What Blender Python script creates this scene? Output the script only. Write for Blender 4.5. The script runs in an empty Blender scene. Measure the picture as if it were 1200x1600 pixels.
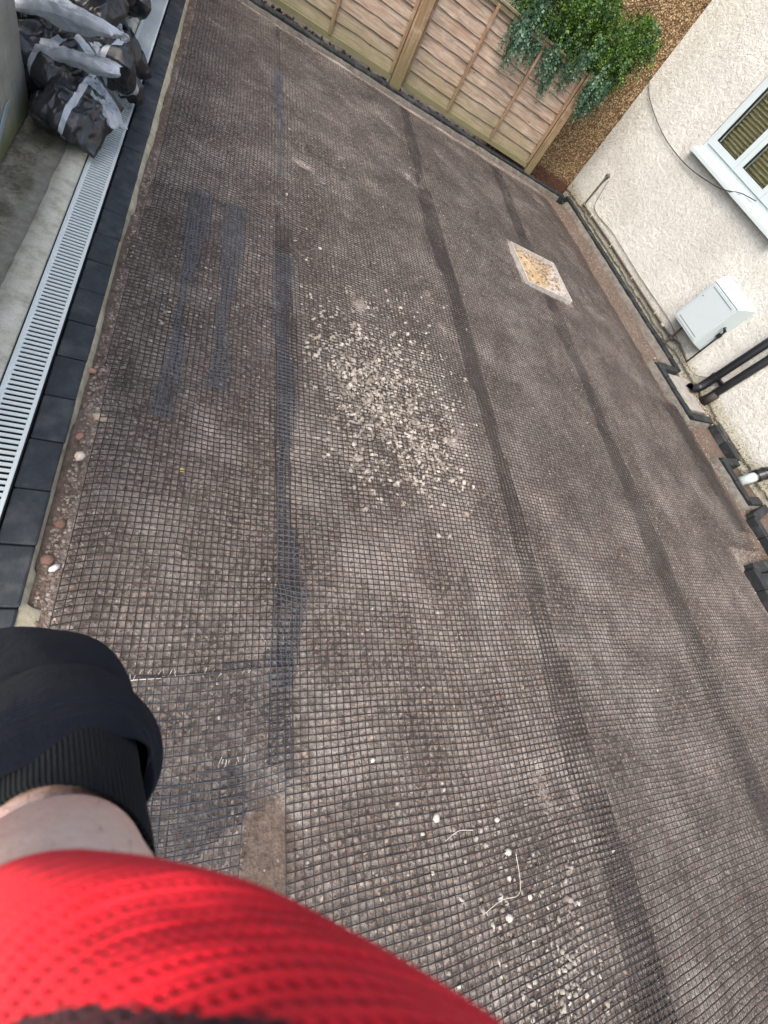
import bpy, math, random
import numpy as np
from mathutils import Vector, Matrix
S = bpy.context.scene
R = math.radians
col = S.collection
random.seed(4); RNG = np.random.default_rng(11)

# ------------------------------------------------------------------ camera, world, sun, exposure
cam_d = bpy.data.cameras.new('camera'); cam = bpy.data.objects.new('camera', cam_d); col.objects.link(cam); S.camera = cam
M = ((0.88160255, -0.10758636, 0.45956732), (0.12527696, -0.88541438, -0.44760145), (0.45506332, 0.45217977, -0.76710549))
mw = Matrix.Identity(4)
for r_ in range(3):
    mw[r_][0] = M[0][r_]; mw[r_][1] = -M[1][r_]; mw[r_][2] = -M[2][r_]
mw[2][3] = 1.64
cam.matrix_world = mw
cam_d.sensor_fit = 'VERTICAL'; cam_d.sensor_height = 36; cam_d.lens = 36 * 682.1 / 1600
cam_d.clip_start = 0.01; cam_d.clip_end = 500
cam_d.dof.use_dof = True; cam_d.dof.focus_distance = 2.4; cam_d.dof.aperture_fstop = 12

SUN_EL, SUN_AZ = R(58), R(232)          # azimuth measured from +Y clockwise
w = bpy.data.worlds.new('World'); S.world = w; w.use_nodes = True
nt = w.node_tree; nt.nodes.clear()
sky = nt.nodes.new('ShaderNodeTexSky'); sky.sky_type = 'NISHITA'; sky.sun_disc = False
sky.sun_elevation = SUN_EL; sky.sun_rotation = SUN_AZ; sky.dust_density = 6; sky.air_density = 1.2; sky.ozone_density = 1
bg = nt.nodes.new('ShaderNodeBackground'); bg.inputs[1].default_value = 0.15
wo = nt.nodes.new('ShaderNodeOutputWorld')
nt.links.new(sky.outputs[0], bg.inputs[0]); nt.links.new(bg.outputs[0], wo.inputs[0])
sl = bpy.data.lights.new('sun', 'SUN'); sl.energy = 1.05; sl.angle = R(40); sl.color = (1, .96, .91)
so = bpy.data.objects.new('sun', sl); col.objects.link(so)
sd = Vector((math.sin(SUN_AZ) * math.cos(SUN_EL), math.cos(SUN_AZ) * math.cos(SUN_EL), math.sin(SUN_EL)))
so.rotation_euler = sd.to_track_quat('Z', 'Y').to_euler(); so.location = (0, 0, 9)
S.view_settings.view_transform = 'Standard'; S.view_settings.look = 'None'
S.view_settings.exposure = 0.98; S.view_settings.gamma = 1

# ------------------------------------------------------------------ helpers
def s2l(c):
    return tuple((x / 255 / 12.92 if x / 255 <= .04045 else ((x / 255 + .055) / 1.055) ** 2.4) for x in c)

class NT:
    """tiny node-tree writer"""
    def __init__(s, name):
        s.m = bpy.data.materials.new(name); s.m.use_nodes = True; s.t = s.m.node_tree; s.t.nodes.clear()
        s.out = s.t.nodes.new('ShaderNodeOutputMaterial'); s.b = s.t.nodes.new('ShaderNodeBsdfPrincipled')
        s.t.links.new(s.b.outputs[0], s.out.inputs[0])
        s.tc = s.t.nodes.new('ShaderNodeTexCoord'); s.P = s.tc.outputs['Object']
    def lk(s, a, b):
        if hasattr(a, 'links'): s.t.links.new(a, b)
        else: b.default_value = a
    def node(s, ty, ins=None, **kw):
        n = s.t.nodes.new(ty)
        for k, v in kw.items(): setattr(n, k, v)
        for k, v in (ins or {}).items(): s.lk(v, n.inputs[k])
        return n
    def scaled(s, sc, rnd=False):
        n = s.node('ShaderNodeMapping', {'Vector': s.P}); n.inputs['Scale'].default_value = sc
        if rnd:
            oi = s.t.nodes.new('ShaderNodeObjectInfo')
            v = s.node('ShaderNodeVectorMath', {0: oi.outputs['Random'], 1: (37., 51., 23.)}, operation='MULTIPLY')
            s.t.links.new(v.outputs[0], n.inputs['Location'])
        return n.outputs[0]
    def noise(s, scale, detail=4, rough=.6, vec=None, dist=0):
        return s.node('ShaderNodeTexNoise', {'Vector': vec or s.P, 'Scale': scale, 'Detail': detail, 'Roughness': rough, 'Distortion': dist}).outputs[0]
    def vor(s, scale, vec=None, feature='F1', out='Distance', rnd=1.):
        return s.node('ShaderNodeTexVoronoi', {'Vector': vec or s.P, 'Scale': scale, 'Randomness': rnd}, feature=feature).outputs[out]
    def ramp(s, fac, stops, interp='LINEAR'):
        n = s.t.nodes.new('ShaderNodeValToRGB'); s.lk(fac, n.inputs[0]); cr = n.color_ramp; cr.interpolation = interp
        while len(cr.elements) < len(stops): cr.elements.new(.5)
        for e, (p, c) in zip(cr.elements, stops):
            e.position = p; e.color = (c, c, c, 1) if isinstance(c, (int, float)) else (*c[:3], 1)
        return n.outputs[0]
    def mix(s, f, a, b, mode='MIX'):
        n = s.t.nodes.new('ShaderNodeMix'); n.data_type = 'RGBA'; n.blend_type = mode
        s.lk(f, n.inputs[0])
        for v, i in ((a, 6), (b, 7)):
            if isinstance(v, tuple): n.inputs[i].default_value = (*v[:3], 1)
            else: s.t.links.new(v, n.inputs[i])
        return n.outputs[2]
    def math(s, op, a, b=0., c=0.):
        n = s.t.nodes.new('ShaderNodeMath'); n.operation = op; s.lk(a, n.inputs[0]); s.lk(b, n.inputs[1]); s.lk(c, n.inputs[2]); return n.outputs[0]
    def smooth(s, x, a, b):
        n = s.t.nodes.new('ShaderNodeMapRange'); n.interpolation_type = 'SMOOTHSTEP'; s.lk(x, n.inputs[0]); n.inputs[1].default_value = a; n.inputs[2].default_value = b; return n.outputs[0]
    def xyz(s, v=None):
        n = s.t.nodes.new('ShaderNodeSeparateXYZ'); s.t.links.new(v or s.P, n.inputs[0]); return n.outputs
    def bump(s, h, dist, strength=1., prev=None):
        n = s.t.nodes.new('ShaderNodeBump'); s.lk(h, n.inputs['Height']); n.inputs['Distance'].default_value = dist; n.inputs['Strength'].default_value = strength
        if prev: s.t.links.new(prev, n.inputs['Normal'])
        return n.outputs[0]
    def fin(s, color, rough=.8, normal=None, **kw):
        if isinstance(color, tuple): s.b.inputs['Base Color'].default_value = (*color[:3], 1)
        else: s.t.links.new(color, s.b.inputs['Base Color'])
        s.lk(rough, s.b.inputs['Roughness'])
        if normal: s.t.links.new(normal, s.b.inputs['Normal'])
        for k, v in kw.items(): s.lk(v, s.b.inputs[k.replace('_', ' ')])
        return s.m

def hsh(ix, iy, sd):
    v = np.sin(ix * 127.1 + iy * 311.7 + sd * 74.7) * 43758.5453
    return v - np.floor(v)
def vn(x, y, sd=0):
    x = np.asarray(x, float); y = np.asarray(y, float)
    ix = np.floor(x); iy = np.floor(y); fx = x - ix; fy = y - iy
    fx = fx * fx * (3 - 2 * fx); fy = fy * fy * (3 - 2 * fy)
    a = hsh(ix, iy, sd); b = hsh(ix + 1, iy, sd); c = hsh(ix, iy + 1, sd); d = hsh(ix + 1, iy + 1, sd)
    return ((a * (1 - fx) + b * fx) * (1 - fy) + (c * (1 - fx) + d * fx) * fy) * 2 - 1
def fbm(x, y, sd=0, o=3):
    s = 0; a = 1; t = 0
    for k in range(o):
        s = s + a * vn(x * 2 ** k, y * 2 ** k, sd + k * 3.1); t += a; a *= .5
    return s / t

def mesh(name, V, F, mat, parent=None, smooth=False, quads=None):
    me = bpy.data.meshes.new(name); V = np.asarray(V, np.float32).reshape(-1, 3)
    if isinstance(F, np.ndarray):
        k = F.shape[1]; n = len(F)
        me.vertices.add(len(V)); me.vertices.foreach_set('co', V.ravel())
        me.loops.add(n * k); me.loops.foreach_set('vertex_index', F.astype(np.int32).ravel())
        me.polygons.add(n); me.polygons.foreach_set('loop_start', np.arange(0, n * k, k, dtype=np.int32))
        me.update(calc_edges=True)
    else:
        me.from_pydata([tuple(map(float, v)) for v in V], [], [tuple(map(int, f)) for f in F])
    mats = mat if isinstance(mat, (list, tuple)) else [mat]
    for m in mats: me.materials.append(m)
    if smooth: me.polygons.foreach_set('use_smooth', np.ones(len(me.polygons), bool))
    me.update()
    o = bpy.data.objects.new(name, me); col.objects.link(o)
    if parent: o.parent = parent
    return o
def tag(o, label=None, cat=None, group=None, kind=None):
    if label: o['label'] = label
    if cat: o['category'] = cat
    if group: o['group'] = group
    if kind: o['kind'] = kind
    return o
def empty(name, loc, label, cat, group=None, rz=0):
    o = bpy.data.objects.new(name, None); col.objects.link(o); o.location = loc; o.rotation_euler = (0, 0, rz); o.empty_display_size = .1
    return tag(o, label, cat, group)

class MB:
    """collects pieces into one mesh"""
    def __init__(s): s.V = []; s.F = []
    def add(s, V, F):
        n = len(s.V); s.V += [tuple(v) for v in V]; s.F += [tuple(i + n for i in f) for f in F]; return s
    def box(s, x0, x1, y0, y1, z0, z1, bev=0., jit=0.):
        b = bev
        if b <= 0:
            V = [(x, y, z) for z in (z0, z1) for x, y in ((x0, y0), (x1, y0), (x1, y1), (x0, y1))]
            F = [(0, 3, 2, 1), (4, 5, 6, 7), (0, 1, 5, 4), (1, 2, 6, 5), (2, 3, 7, 6), (3, 0, 4, 7)]
            return s.add(V, F)
        V = []
        for z, i in ((z0, 0), (z1 - b, 0), (z1, b)):     # bevelled top, octagonal plan
            for x, y, cx, cy in ((x0, y0, 1, 1), (x1, y0, -1, 1), (x1, y1, -1, -1), (x0, y1, 1, -1)):
                X = x + cx * i; Y = y + cy * i; e = b * .8
                j = lambda: random.uniform(-jit, jit)
                if cx * cy > 0: V += [(X + j(), Y + cy * e + j(), z + j()), (X + cx * e + j(), Y + j(), z + j())]
                else: V += [(X + cx * e + j(), Y + j(), z + j()), (X + j(), Y + cy * e + j(), z + j())]
        F = [tuple(range(7, -1, -1)), tuple(range(16, 24))]
        for L in (0, 8):
            for k in range(8): F.append((L + k, L + (k + 1) % 8, L + 8 + (k + 1) % 8, L + 8 + k))
        return s.add(V, F)
    def tube(s, pts, rad, n=10, cap=True):
        pts = [Vector(p) for p in pts]; rr = rad if isinstance(rad, (list, tuple)) else [rad] * len(pts)
        V = []; prev = None
        for i, p in enumerate(pts):
            t = (pts[min(i + 1, len(pts) - 1)] - pts[max(i - 1, 0)]).normalized()
            if prev is None: u = t.orthogonal().normalized()
            else: u = (prev - t * prev.dot(t)).normalized()
            prev = u; v = t.cross(u)
            for k in range(n):
                a = 2 * math.pi * k / n; V.append(p + (u * math.cos(a) + v * math.sin(a)) * rr[i])
        F = [(i * n + k, i * n + (k + 1) % n, (i + 1) * n + (k + 1) % n, (i + 1) * n + k) for i in range(len(pts) - 1) for k in range(n)]
        if cap: F += [tuple(range(n - 1, -1, -1)), tuple(range((len(pts) - 1) * n, len(pts) * n))]
        return s.add(V, F)
    def build(s, name, mat, parent=None, smooth=False):
        return mesh(name, s.V, s.F, mat, parent, smooth)
def spline(P, n=8):
    P = [np.array(p, float) for p in P]; P = [2 * P[0] - P[1]] + P + [2 * P[-1] - P[-2]]; out = []
    for i in range(1, len(P) - 2):
        for k in range(n):
            t = k / n; a, b, c, d = P[i - 1:i + 3]
            out.append(.5 * ((2 * b) + (c - a) * t + (2 * a - 5 * b + 4 * c - d) * t * t + (3 * b - a - 3 * c + d) * t ** 3))
    out.append(P[-2]); return [tuple(q) for q in out]

# ground height of the prepared base (compacted stone), wall frame
def hg(x, y):
    x = np.asarray(x, float); y = np.asarray(y, float)
    h = -.042 - .004 * np.clip(x, 0, 5) + .010 * fbm(x * 1.3, y * 1.3, 2, 3) + .003 * fbm(x * 9, y * 9, 5, 2)
    return h
WC = np.array([4.905, 7.124]); WD = np.array([.14788, -.98900]); WN = np.array([-.98900, -.14788])
def wl(s, off, z=0.):
    p = WC + WD * s + WN * off; return (p[0], p[1], z)
def woff(x, y): return (np.asarray(x) - WC[0]) * WN[0] + (np.asarray(y) - WC[1]) * WN[1]
WROT = math.atan2(WD[1], WD[0])       # local +x runs along the wall towards the camera, local +y points INTO the house... see wall_empty
def wall_empty(name, s, z, label, cat, group=None):
    # local x = along wall (s), local y = -(outward), local z = up
    return empty(name, wl(s, 0, z), label, cat, group, rz=WROT)

# ------------------------------------------------------------------ materials
def m_ground():
    n = NT('compacted stone'); x, y, z = n.xyz()
    base = n.ramp(n.noise(2.2, 6, .62), [(.36, s2l((78, 72, 68))), (.5, s2l((132, 127, 122))), (.62, s2l((190, 184, 178)))])
    red = n.ramp(n.noise(1.1, 4, .6, dist=.4), [(.5, 0.), (.68, .55)])
    base = n.mix(n.math('MULTIPLY', red, .6), base, s2l((130, 112, 105)))
    dark = n.ramp(n.noise(3.1, 5, .7, vec=n.scaled((1.6, .5, 1))), [(.48, 0.), (.66, .7)])
    base = n.mix(dark, base, s2l((82, 72, 68)))
    cells = n.node('ShaderNodeTexVoronoi', {'Vector': n.P, 'Scale': 80.}); 
    hue = n.ramp(n.xyz(cells.outputs['Color'])[0], [(0, s2l((66, 56, 52))), (.35, s2l((112, 102, 95))), (.6, s2l((144, 135, 128))), (.85, s2l((184, 176, 168))), (1, s2l((150, 124, 114)))])
    c = n.mix(.5, base, hue)
    fine = n.noise(260, 3, .7); c = n.mix(n.ramp(fine, [(.35, .45), (.65, 0.)]), c, s2l((66, 56, 50)))
    # reddish bare soil along the left kerb and along the house
    edge = n.math('ADD', x, n.math('MULTIPLY', n.noise(6, 3), .10)); le = n.smooth(edge, -.20, -.245)
    wo_ = n.math('ADD', n.math('MULTIPLY', n.math('SUBTRACT', x, 4.905), .989), n.math('MULTIPLY', n.math('SUBTRACT', y, 7.124), .1479))
    re = n.smooth(n.math('ADD', wo_, n.math('MULTIPLY', n.noise(3, 3), .2)), -.80, -.66)
    pd = n.node('ShaderNodeVectorMath', {0: n.node('ShaderNodeVectorMath', {0: n.P, 1: (1., .55, 0.)}, operation='MULTIPLY').outputs[0], 1: (.43, -.16, 0.)}, operation='DISTANCE').outputs['Value']
    pt = n.smooth(n.math('ADD', pd, n.math('MULTIPLY', n.noise(30, 3), .05)), .145, .085)
    f = n.math('MAXIMUM', n.math('MAXIMUM', le, re), pt)
    soil = n.ramp(n.noise(30, 5, .7), [(.3, s2l((66, 56, 49))), (.6, s2l((104, 90, 80))), (.8, s2l((138, 124, 112)))])
    c = n.mix(n.math('MULTIPLY', f, .85), c, soil)
    b = n.bump(cells.outputs['Distance'], .005, .9); b = n.bump(n.noise(45, 6, .75), .012, .8, b); b = n.bump(fine, .002, .8, b)
    return n.fin(c, .95, b, Specular_IOR_Level=.2)
def m_outer():
    n = NT('outer soil'); c = n.ramp(n.noise(4, 6, .7), [(.3, s2l((60, 52, 42))), (.7, s2l((110, 98, 80)))])
    return n.fin(c, .95, n.bump(n.noise(20, 6), .03))
def m_net(name, a, b):
    n = NT(name); c = n.ramp(n.noise(3, 4, .6), [(.35, s2l(a)), (.65, s2l(b))])
    dust = n.ramp(n.noise(40, 3, .7), [(.55, 0.), (.8, .35)]); c = n.mix(dust, c, s2l((120, 110, 104)))
    return n.fin(c, .52, Specular_IOR_Level=.35)
def m_stone(name, cols, rough=.85, sc=25):
    n = NT(name); g = n.t.nodes.new('ShaderNodeNewGeometry'); r = g.outputs['Random Per Island']
    c = n.ramp(r, [(i / (len(cols) - 1), s2l(k)) for i, k in enumerate(cols)])
    c = n.mix(n.ramp(n.noise(160, 4, .7), [(.4, .35), (.7, 0.)]), c, s2l((96, 88, 80)))
    return n.fin(c, rough, n.bump(n.noise(300, 3), .001, .6), Specular_IOR_Level=.3)
def m_block(nm, f):
    n = NT(nm); v = n.scaled((1, 1, 1), True)
    c = n.ramp(n.noise(14, 6, .7, vec=v), [(.3, s2l((46*f, 52*f, 57*f))), (.55, s2l((60*f, 67*f, 73*f))), (.8, s2l((78*f, 83*f, 87*f)))])
    sp = n.ramp(n.noise(420, 2, .6, vec=v), [(.66, 0.), (.74, .5)]); c = n.mix(sp, c, s2l((125, 130, 130)))
    sm = n.ramp(n.noise(7, 3, .6, vec=v), [(.5, 0.), (.74, .38)]); c = n.mix(sm, c, s2l((98, 100, 98)))
    return n.fin(c, .72, n.bump(n.noise(180, 5, .8, vec=v), .002, .9), Specular_IOR_Level=.35)
def m_conc(name, cs, sc=12, speck=True, bd=.003, rough=.9):
    n = NT(name); c = n.ramp(n.noise(sc, 7, .7), [(.28, s2l(cs[0])), (.5, s2l(cs[1])), (.75, s2l(cs[2]))])
    if speck: c = n.mix(n.ramp(n.noise(170, 3, .7), [(.6, 0.), (.72, .6)]), c, s2l((90, 84, 68)))
    return n.fin(c, rough, n.bump(n.noise(sc * 6, 6, .75), bd, .9))
def m_path():
    n = NT('weathered concrete path')
    c = n.ramp(n.noise(9, 7, .72, vec=n.scaled((1, .6, 1)), dist=.6), [(.28, s2l((86, 82, 68))), (.46, s2l((134, 128, 110))), (.6, s2l((166, 160, 140))), (.78, s2l((204, 198, 180)))])
    moss = n.ramp(n.noise(4, 5, .6), [(.5, 0.), (.68, .55)]); c = n.mix(moss, c, s2l((84, 86, 56)))
    bits = n.ramp(n.vor(55), [(.10, 1.), (.16, 0.)]); bits = n.math('MULTIPLY', bits, n.ramp(n.noise(9, 2), [(.5, 0.), (.6, .8)])); c = n.mix(bits, c, s2l((196, 190, 174)))
    x, y, z = n.xyz(); fl = n.smooth(n.math('ADD', n.math('ADD', x, n.math('MULTIPLY', n.noise(5, 3), .12)), n.math('MULTIPLY', y, -.02)), -.73, -.69)
    smoothc = n.ramp(n.noise(22, 5, .6), [(.3, s2l((142, 138, 124))), (.7, s2l((176, 172, 156)))]); c = n.mix(n.math('MULTIPLY', fl, .85), c, smoothc); mud = n.ramp(n.noise(13, 7, .78, dist=.8), [(.46, 0.), (.62, .75)]); c = n.mix(n.math('MULTIPLY', mud, n.math('SUBTRACT', 1., n.math('MULTIPLY', fl, .75))), c, s2l((84, 76, 60)))
    return n.fin(c, .9, n.bump(n.noise(45, 8, .8), .012, 1.))
def m_plastic(name, c, rough=.4, dirt=.15, dc=(150, 150, 140)):
    n = NT(name); k = n.ramp(n.noise(9, 6, .7), [(.45, 0.), (.8, dirt)]); cc = n.mix(k, s2l(c), s2l(dc))
    return n.fin(cc, rough, n.bump(n.noise(25, 3), .0006, .4))
def m_render():
    n = NT('cream roughcast render'); x, y, z = n.xyz()
    c = n.ramp(n.noise(2.5, 5, .6), [(.3, s2l((203, 203, 197))), (.7, s2l((219, 220, 214)))])
    v = n.noise(54, 3, .5, dist=1.); c = n.mix(n.ramp(v, [(.36, .38), (.5, 0.)]), c, s2l((150, 148, 139)))  # roughcast grooves painted greyer to stand for their small shadows
    st = n.ramp(n.noise(1.3, 6, .68, vec=n.scaled((1, 1, .45))), [(.46, 0.), (.7, .4)]); c = n.mix(st, c, s2l((180, 178, 168)))
    # damp staining low on the wall, yellow and grey
    low = n.smooth(n.math('ADD', z, n.math('MULTIPLY', n.noise(9, 4), -.16)), .10, -.02); c = n.mix(n.math('MULTIPLY', low, .7), c, s2l((176, 170, 146)))
    sp = n.math('MULTIPLY', n.smooth(z, .22, .02), n.ramp(n.noise(55, 3, .7), [(.55, 0.), (.62, .9)])); c = n.mix(sp, c, s2l((74, 70, 58)))
    b = n.bump(v, .011, 1.); b = n.bump(n.noise(140, 3, .6), .002, .8, b)
    return n.fin(c, .92, b, Specular_IOR_Level=.2)
def m_pebble():
    n = NT('brown pebbledash'); vt = n.node('ShaderNodeTexVoronoi', {'Vector': n.P, 'Scale': 55.})
    c = n.ramp(n.xyz(vt.outputs['Color'])[0], [(0, s2l((116, 90, 56))), (.3, s2l((162, 132, 90))), (.55, s2l((196, 168, 124))), (.8, s2l((212, 192, 156))), (1, s2l((136, 98, 66)))])
    c = n.mix(n.ramp(vt.outputs['Distance'], [(.3, 0.), (.62, .8)]), c, s2l((84, 62, 40)))
    c = n.mix(n.ramp(n.noise(1.6, 4), [(.4, 0.), (.75, .35)]), c, s2l((122, 96, 62)))
    x, y, z = n.xyz(); c = n.mix(n.smooth(z, .09, .03), c, s2l((96, 66, 50)))
    return n.fin(c, .85, n.bump(n.math('SUBTRACT', 1., vt.outputs['Distance']), .012, 1.))
def m_wood(name, base, al, algae=.45, vert=False, sc=1.):
    n = NT(name); st = (30, 30, 2.5) if vert else (2.2, 30, 34)
    v = n.scaled(st, True); g = n.noise(1.6 * sc, 6, .65, vec=v, dist=.5)
    c = n.ramp(g, [(.28, s2l(base[0])), (.5, s2l(base[1])), (.74, s2l(base[2]))])
    big = n.noise(2.2, 4, .6, vec=n.scaled((1, 1, 2.5), True)); c = n.mix(n.ramp(big, [(.5, 0.), (.75, .6)]), c, s2l(base[3]))
    gr = n.noise(5.0, 4, .65, vec=n.scaled((1, 1, 1.5), True)); c = n.mix(n.ramp(gr, [(.52, 0.), (.7, .5)]), c, s2l((196, 182, 164)))
    gx = n.node('ShaderNodeNewGeometry'); z = n.xyz(gx.outputs['Position'])[2]
    f = n.smooth(n.math('ADD', z, n.math('MULTIPLY', n.noise(7, 4), -.35)), algae, -.2); c = n.mix(n.math('MULTIPLY', f, .85), c, s2l(al))
    kn = n.ramp(n.vor(5.5, vec=n.scaled((1, 1, 2), True)), [(.03, .9), (.09, 0.)]); c = n.mix(kn, c, s2l((92, 58, 42)))
    return n.fin(c, .85, n.bump(g, .003, .8), Specular_IOR_Level=.2)
def crease(n, d1=.012, d2=.006):
    w = n.node('ShaderNodeTexNoise', {'Vector': n.P, 'Scale': 5., 'Detail': 2.}); wv = n.node('ShaderNodeVectorMath', {0: n.P, 1: w.outputs['Color']}, operation='ADD').outputs[0]
    a = n.vor(4.5, vec=wv, feature='SMOOTH_F1'); b = n.noise(11, 3, .55, dist=1.); k = n.bump(a, d1 * 1.8, .6); return n.bump(b, d2 * 1.6, .5, k)
def m_bag():
    n = NT('black polythene with pale bands'); uv = n.node('ShaderNodeUVMap', uv_map='UVMap').outputs[0]; u, v, _ = n.xyz(uv)
    oi = n.t.nodes.new('ShaderNodeObjectInfo'); r = oi.outputs['Random']
    cen = n.math('ADD', n.math('MULTIPLY', r, .3), .28)
    band = n.smooth(n.math('ABSOLUTE', n.math('SUBTRACT', v, n.math('SUBTRACT', .74, n.math('MULTIPLY', r, .4)))), .048, .042)
    band2 = n.smooth(n.math('ABSOLUTE', n.math('SUBTRACT', u, cen)), .05, .043)
    band = n.math('MAXIMUM', band, n.math('MULTIPLY', band2, n.math('GREATER_THAN', r, .5)))
    c = n.ramp(n.noise(3, 3, .6), [(.3, s2l((30, 32, 34))), (.7, s2l((46, 48, 52)))])
    c = n.mix(band, c, s2l((188, 196, 202)))
    c = n.mix(n.ramp(n.noise(40, 5, .75), [(.55, 0.), (.75, .08)]), c, s2l((120, 116, 108)))
    return n.fin(c, n.ramp(n.noise(9, 3), [(.3, .3), (.7, .42)]), crease(n), Specular_IOR_Level=.8)
def m_palebag():
    n = NT('pale grey polythene'); c = n.ramp(n.noise(9, 5, .65, dist=.8), [(.3, s2l((132, 138, 144))), (.5, s2l((178, 184, 190))), (.75, s2l((206, 212, 218)))])
    return n.fin(c, .3, crease(n, .009, .004), Specular_IOR_Level=.5)
def m_leaf(name, cs, tr=.25):
    n = NT(name); g = n.t.nodes.new('ShaderNodeNewGeometry'); c = n.ramp(g.outputs['Random Per Island'], [(0, s2l(cs[0])), (.5, s2l(cs[1])), (1, s2l(cs[2]))])
    n.fin(c, .5, Specular_IOR_Level=.35)
    t = n.node('ShaderNodeBsdfTranslucent', {'Color': c}); mx = n.node('ShaderNodeMixShader', {0: tr, 1: n.b.outputs[0], 2: t.outputs[0]})
    n.t.links.new(mx.outputs[0], n.out.inputs[0]); return n.m
def m_simple(name, c, rough=.6, **kw):
    n = NT(name); k = n.ramp(n.noise(20, 4, .6), [(.3, tuple(x * .85 for x in s2l(c))), (.7, s2l(c))]); return n.fin(k, rough, **kw)

MG = m_ground(); MNET = m_net('grey brown grid plastic', (36, 33, 33), (54, 50, 49)); MSTRIP = m_net('bluish grid plastic', (62, 66, 75), (84, 88, 97)); MBLUE = m_net('blue black grid plastic', (34, 38, 45), (54, 59, 67))
MPALE = m_stone('pale gravel', [(134, 128, 120), (172, 166, 158), (106, 99, 92), (198, 192, 184), (150, 143, 134), (84, 77, 71), (162, 152, 140)])
MCHIP = m_stone('brown grey stone chips', [(78, 68, 63), (142, 133, 126), (104, 90, 82), (172, 164, 156), (132, 106, 97), (120, 111, 105)])
MBLK = m_block('charcoal block', .86); MKB = m_block('black kerb', .55); MRND = m_render(); MPEB = m_pebble()
MWHITE = m_plastic('pale cyan white plastic', (228, 236, 232), .4, .2, (186, 194, 188)); MFRAME = m_plastic('white window plastic', (196, 209, 212), .3, .12)
MBLACKP = m_plastic('black drain plastic', (22, 23, 28), .35, .35, (60, 58, 56)); MCH = m_simple('dark channel', (16, 17, 19), .8)
MFENCE = m_wood('weathered fence slat', ((112, 96, 84), (164, 146, 130), (198, 184, 168), (166, 126, 104)), (124, 122, 92), .34)
MBAT = m_wood('fence batten wood', ((112, 88, 70), (148, 122, 98), (170, 146, 120), (150, 116, 92)), (112, 106, 78), .30, True)
MPOST = m_wood('fence post wood', ((108, 88, 66), (142, 120, 94), (166, 146, 118), (138, 112, 86)), (108, 104, 76), .42, True)
MGRAV = m_wood('green rail wood', ((94, 88, 68), (126, 118, 94), (150, 142, 118), (112, 104, 80)), (114, 112, 84), .8)
MHAUNCH = m_conc('cream mortar', ((128, 120, 98), (170, 163, 140), (196, 190, 168)), 14, True, .006)
MGREYM = m_conc('grey mortar', ((74, 70, 66), (98, 94, 88), (124, 120, 114)), 16, False, .005)
MBAG = m_bag(); MPB = m_palebag()

# ------------------------------------------------------------------ ground, path, base
B = 60
mesh('ground', [(-B, -B, -.13), (B, -B, -.13), (B, B, -.13), (-B, B, -.13)], [(0, 1, 2, 3)], m_outer()).__setitem__('kind', 'structure')
gx, gy = np.meshgrid(np.arange(-.335, 5.75, .02), np.arange(-2.4, 6.62, .02), indexing='ij')
gz = hg(gx, gy); ni, nj = gx.shape
idx = np.arange(ni * nj).reshape(ni, nj)
qf = np.stack([idx[:-1, :-1], idx[1:, :-1], idx[1:, 1:], idx[:-1, 1:]], -1).reshape(-1, 4)
cx_ = gx[:-1, :-1].ravel(); cy_ = gy[:-1, :-1].ravel()
MANH = (3.30, 4.22, .66, .64)
inman = (abs(cx_ - MANH[0]) < .31) & (abs(cy_ - MANH[1]) < .30)
keep = (woff(cx_, cy_) > -.02) & ~inman
o = mesh('driveway_base', np.stack([gx, gy, gz], -1).reshape(-1, 3), qf[keep], MG, smooth=True); o['kind'] = 'structure'
px_, py_ = np.meshgrid(np.arange(-3.2, -.62, .03), np.arange(-2.4, 8, .03), indexing='ij')
pz = -.008 + .005 * fbm(px_ * 3, py_ * 3, 8, 3)
i2 = np.arange(px_.size).reshape(px_.shape)
o = mesh('path', np.stack([px_, py_, pz], -1).reshape(-1, 3), np.stack([i2[:-1, :-1], i2[1:, :-1], i2[1:, 1:], i2[:-1, 1:]], -1).reshape(-1, 4), m_path(), smooth=True); o['kind'] = 'structure'
# cream haunching strip on the left of the channel
hb = []; hf = []
ys = np.arange(-2.4, 8, .04)
for k, y in enumerate(ys):
    e = -.655 + .012 * float(fbm(y * 5, 1.3, 3, 3)) - .012 * math.sin(y * 1.1)
    for q, (x, z) in enumerate(((e - .01, -.02), (e, .004), ((e - .567) / 2, .008 + .002 * float(vn(y * 14, 0, 4))), (-.567, .004), (-.567, -.06))): hb.append((x, y, z))
    if k:
        for q in range(4): a = (k - 1) * 5 + q; hf.append((a, a + 1, a + 6, a + 5))
o = mesh('concrete_haunch', hb, hf, m_conc('pale cream concrete', ((158, 152, 132), (206, 202, 184), (228, 225, 210)), 11, True, .004), smooth=True); o['kind'] = 'structure'
# ragged mortar fillet on the right of the block row
hb = []; hf = []
ys = np.arange(-2.4, 6.62, .02)
for k, y in enumerate(ys):
    n1 = float(fbm(y * 3.1, .7, 21, 4)); wdt = .006 + .022 * max(0, n1 + .2) + (.05 if .32 < y < .48 else 0) + (.012 if y > 2.6 else 0)
    if .6 < y < 1.2: wdt *= .3
    for (x, z) in ((-.337, -.012), (-.335 + wdt * .5, -.022 + .004 * float(vn(y * 30, 1, 5))), (-.335 + wdt, -.052)): hb.append((x, y, z))
    if k:
        for q in range(2): a = (k - 1) * 3 + q; hf.append((a, a + 1, a + 4, a + 3))
o = mesh('mortar_fillet', hb, hf, MHAUNCH, smooth=True); o['kind'] = 'structure'

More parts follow.
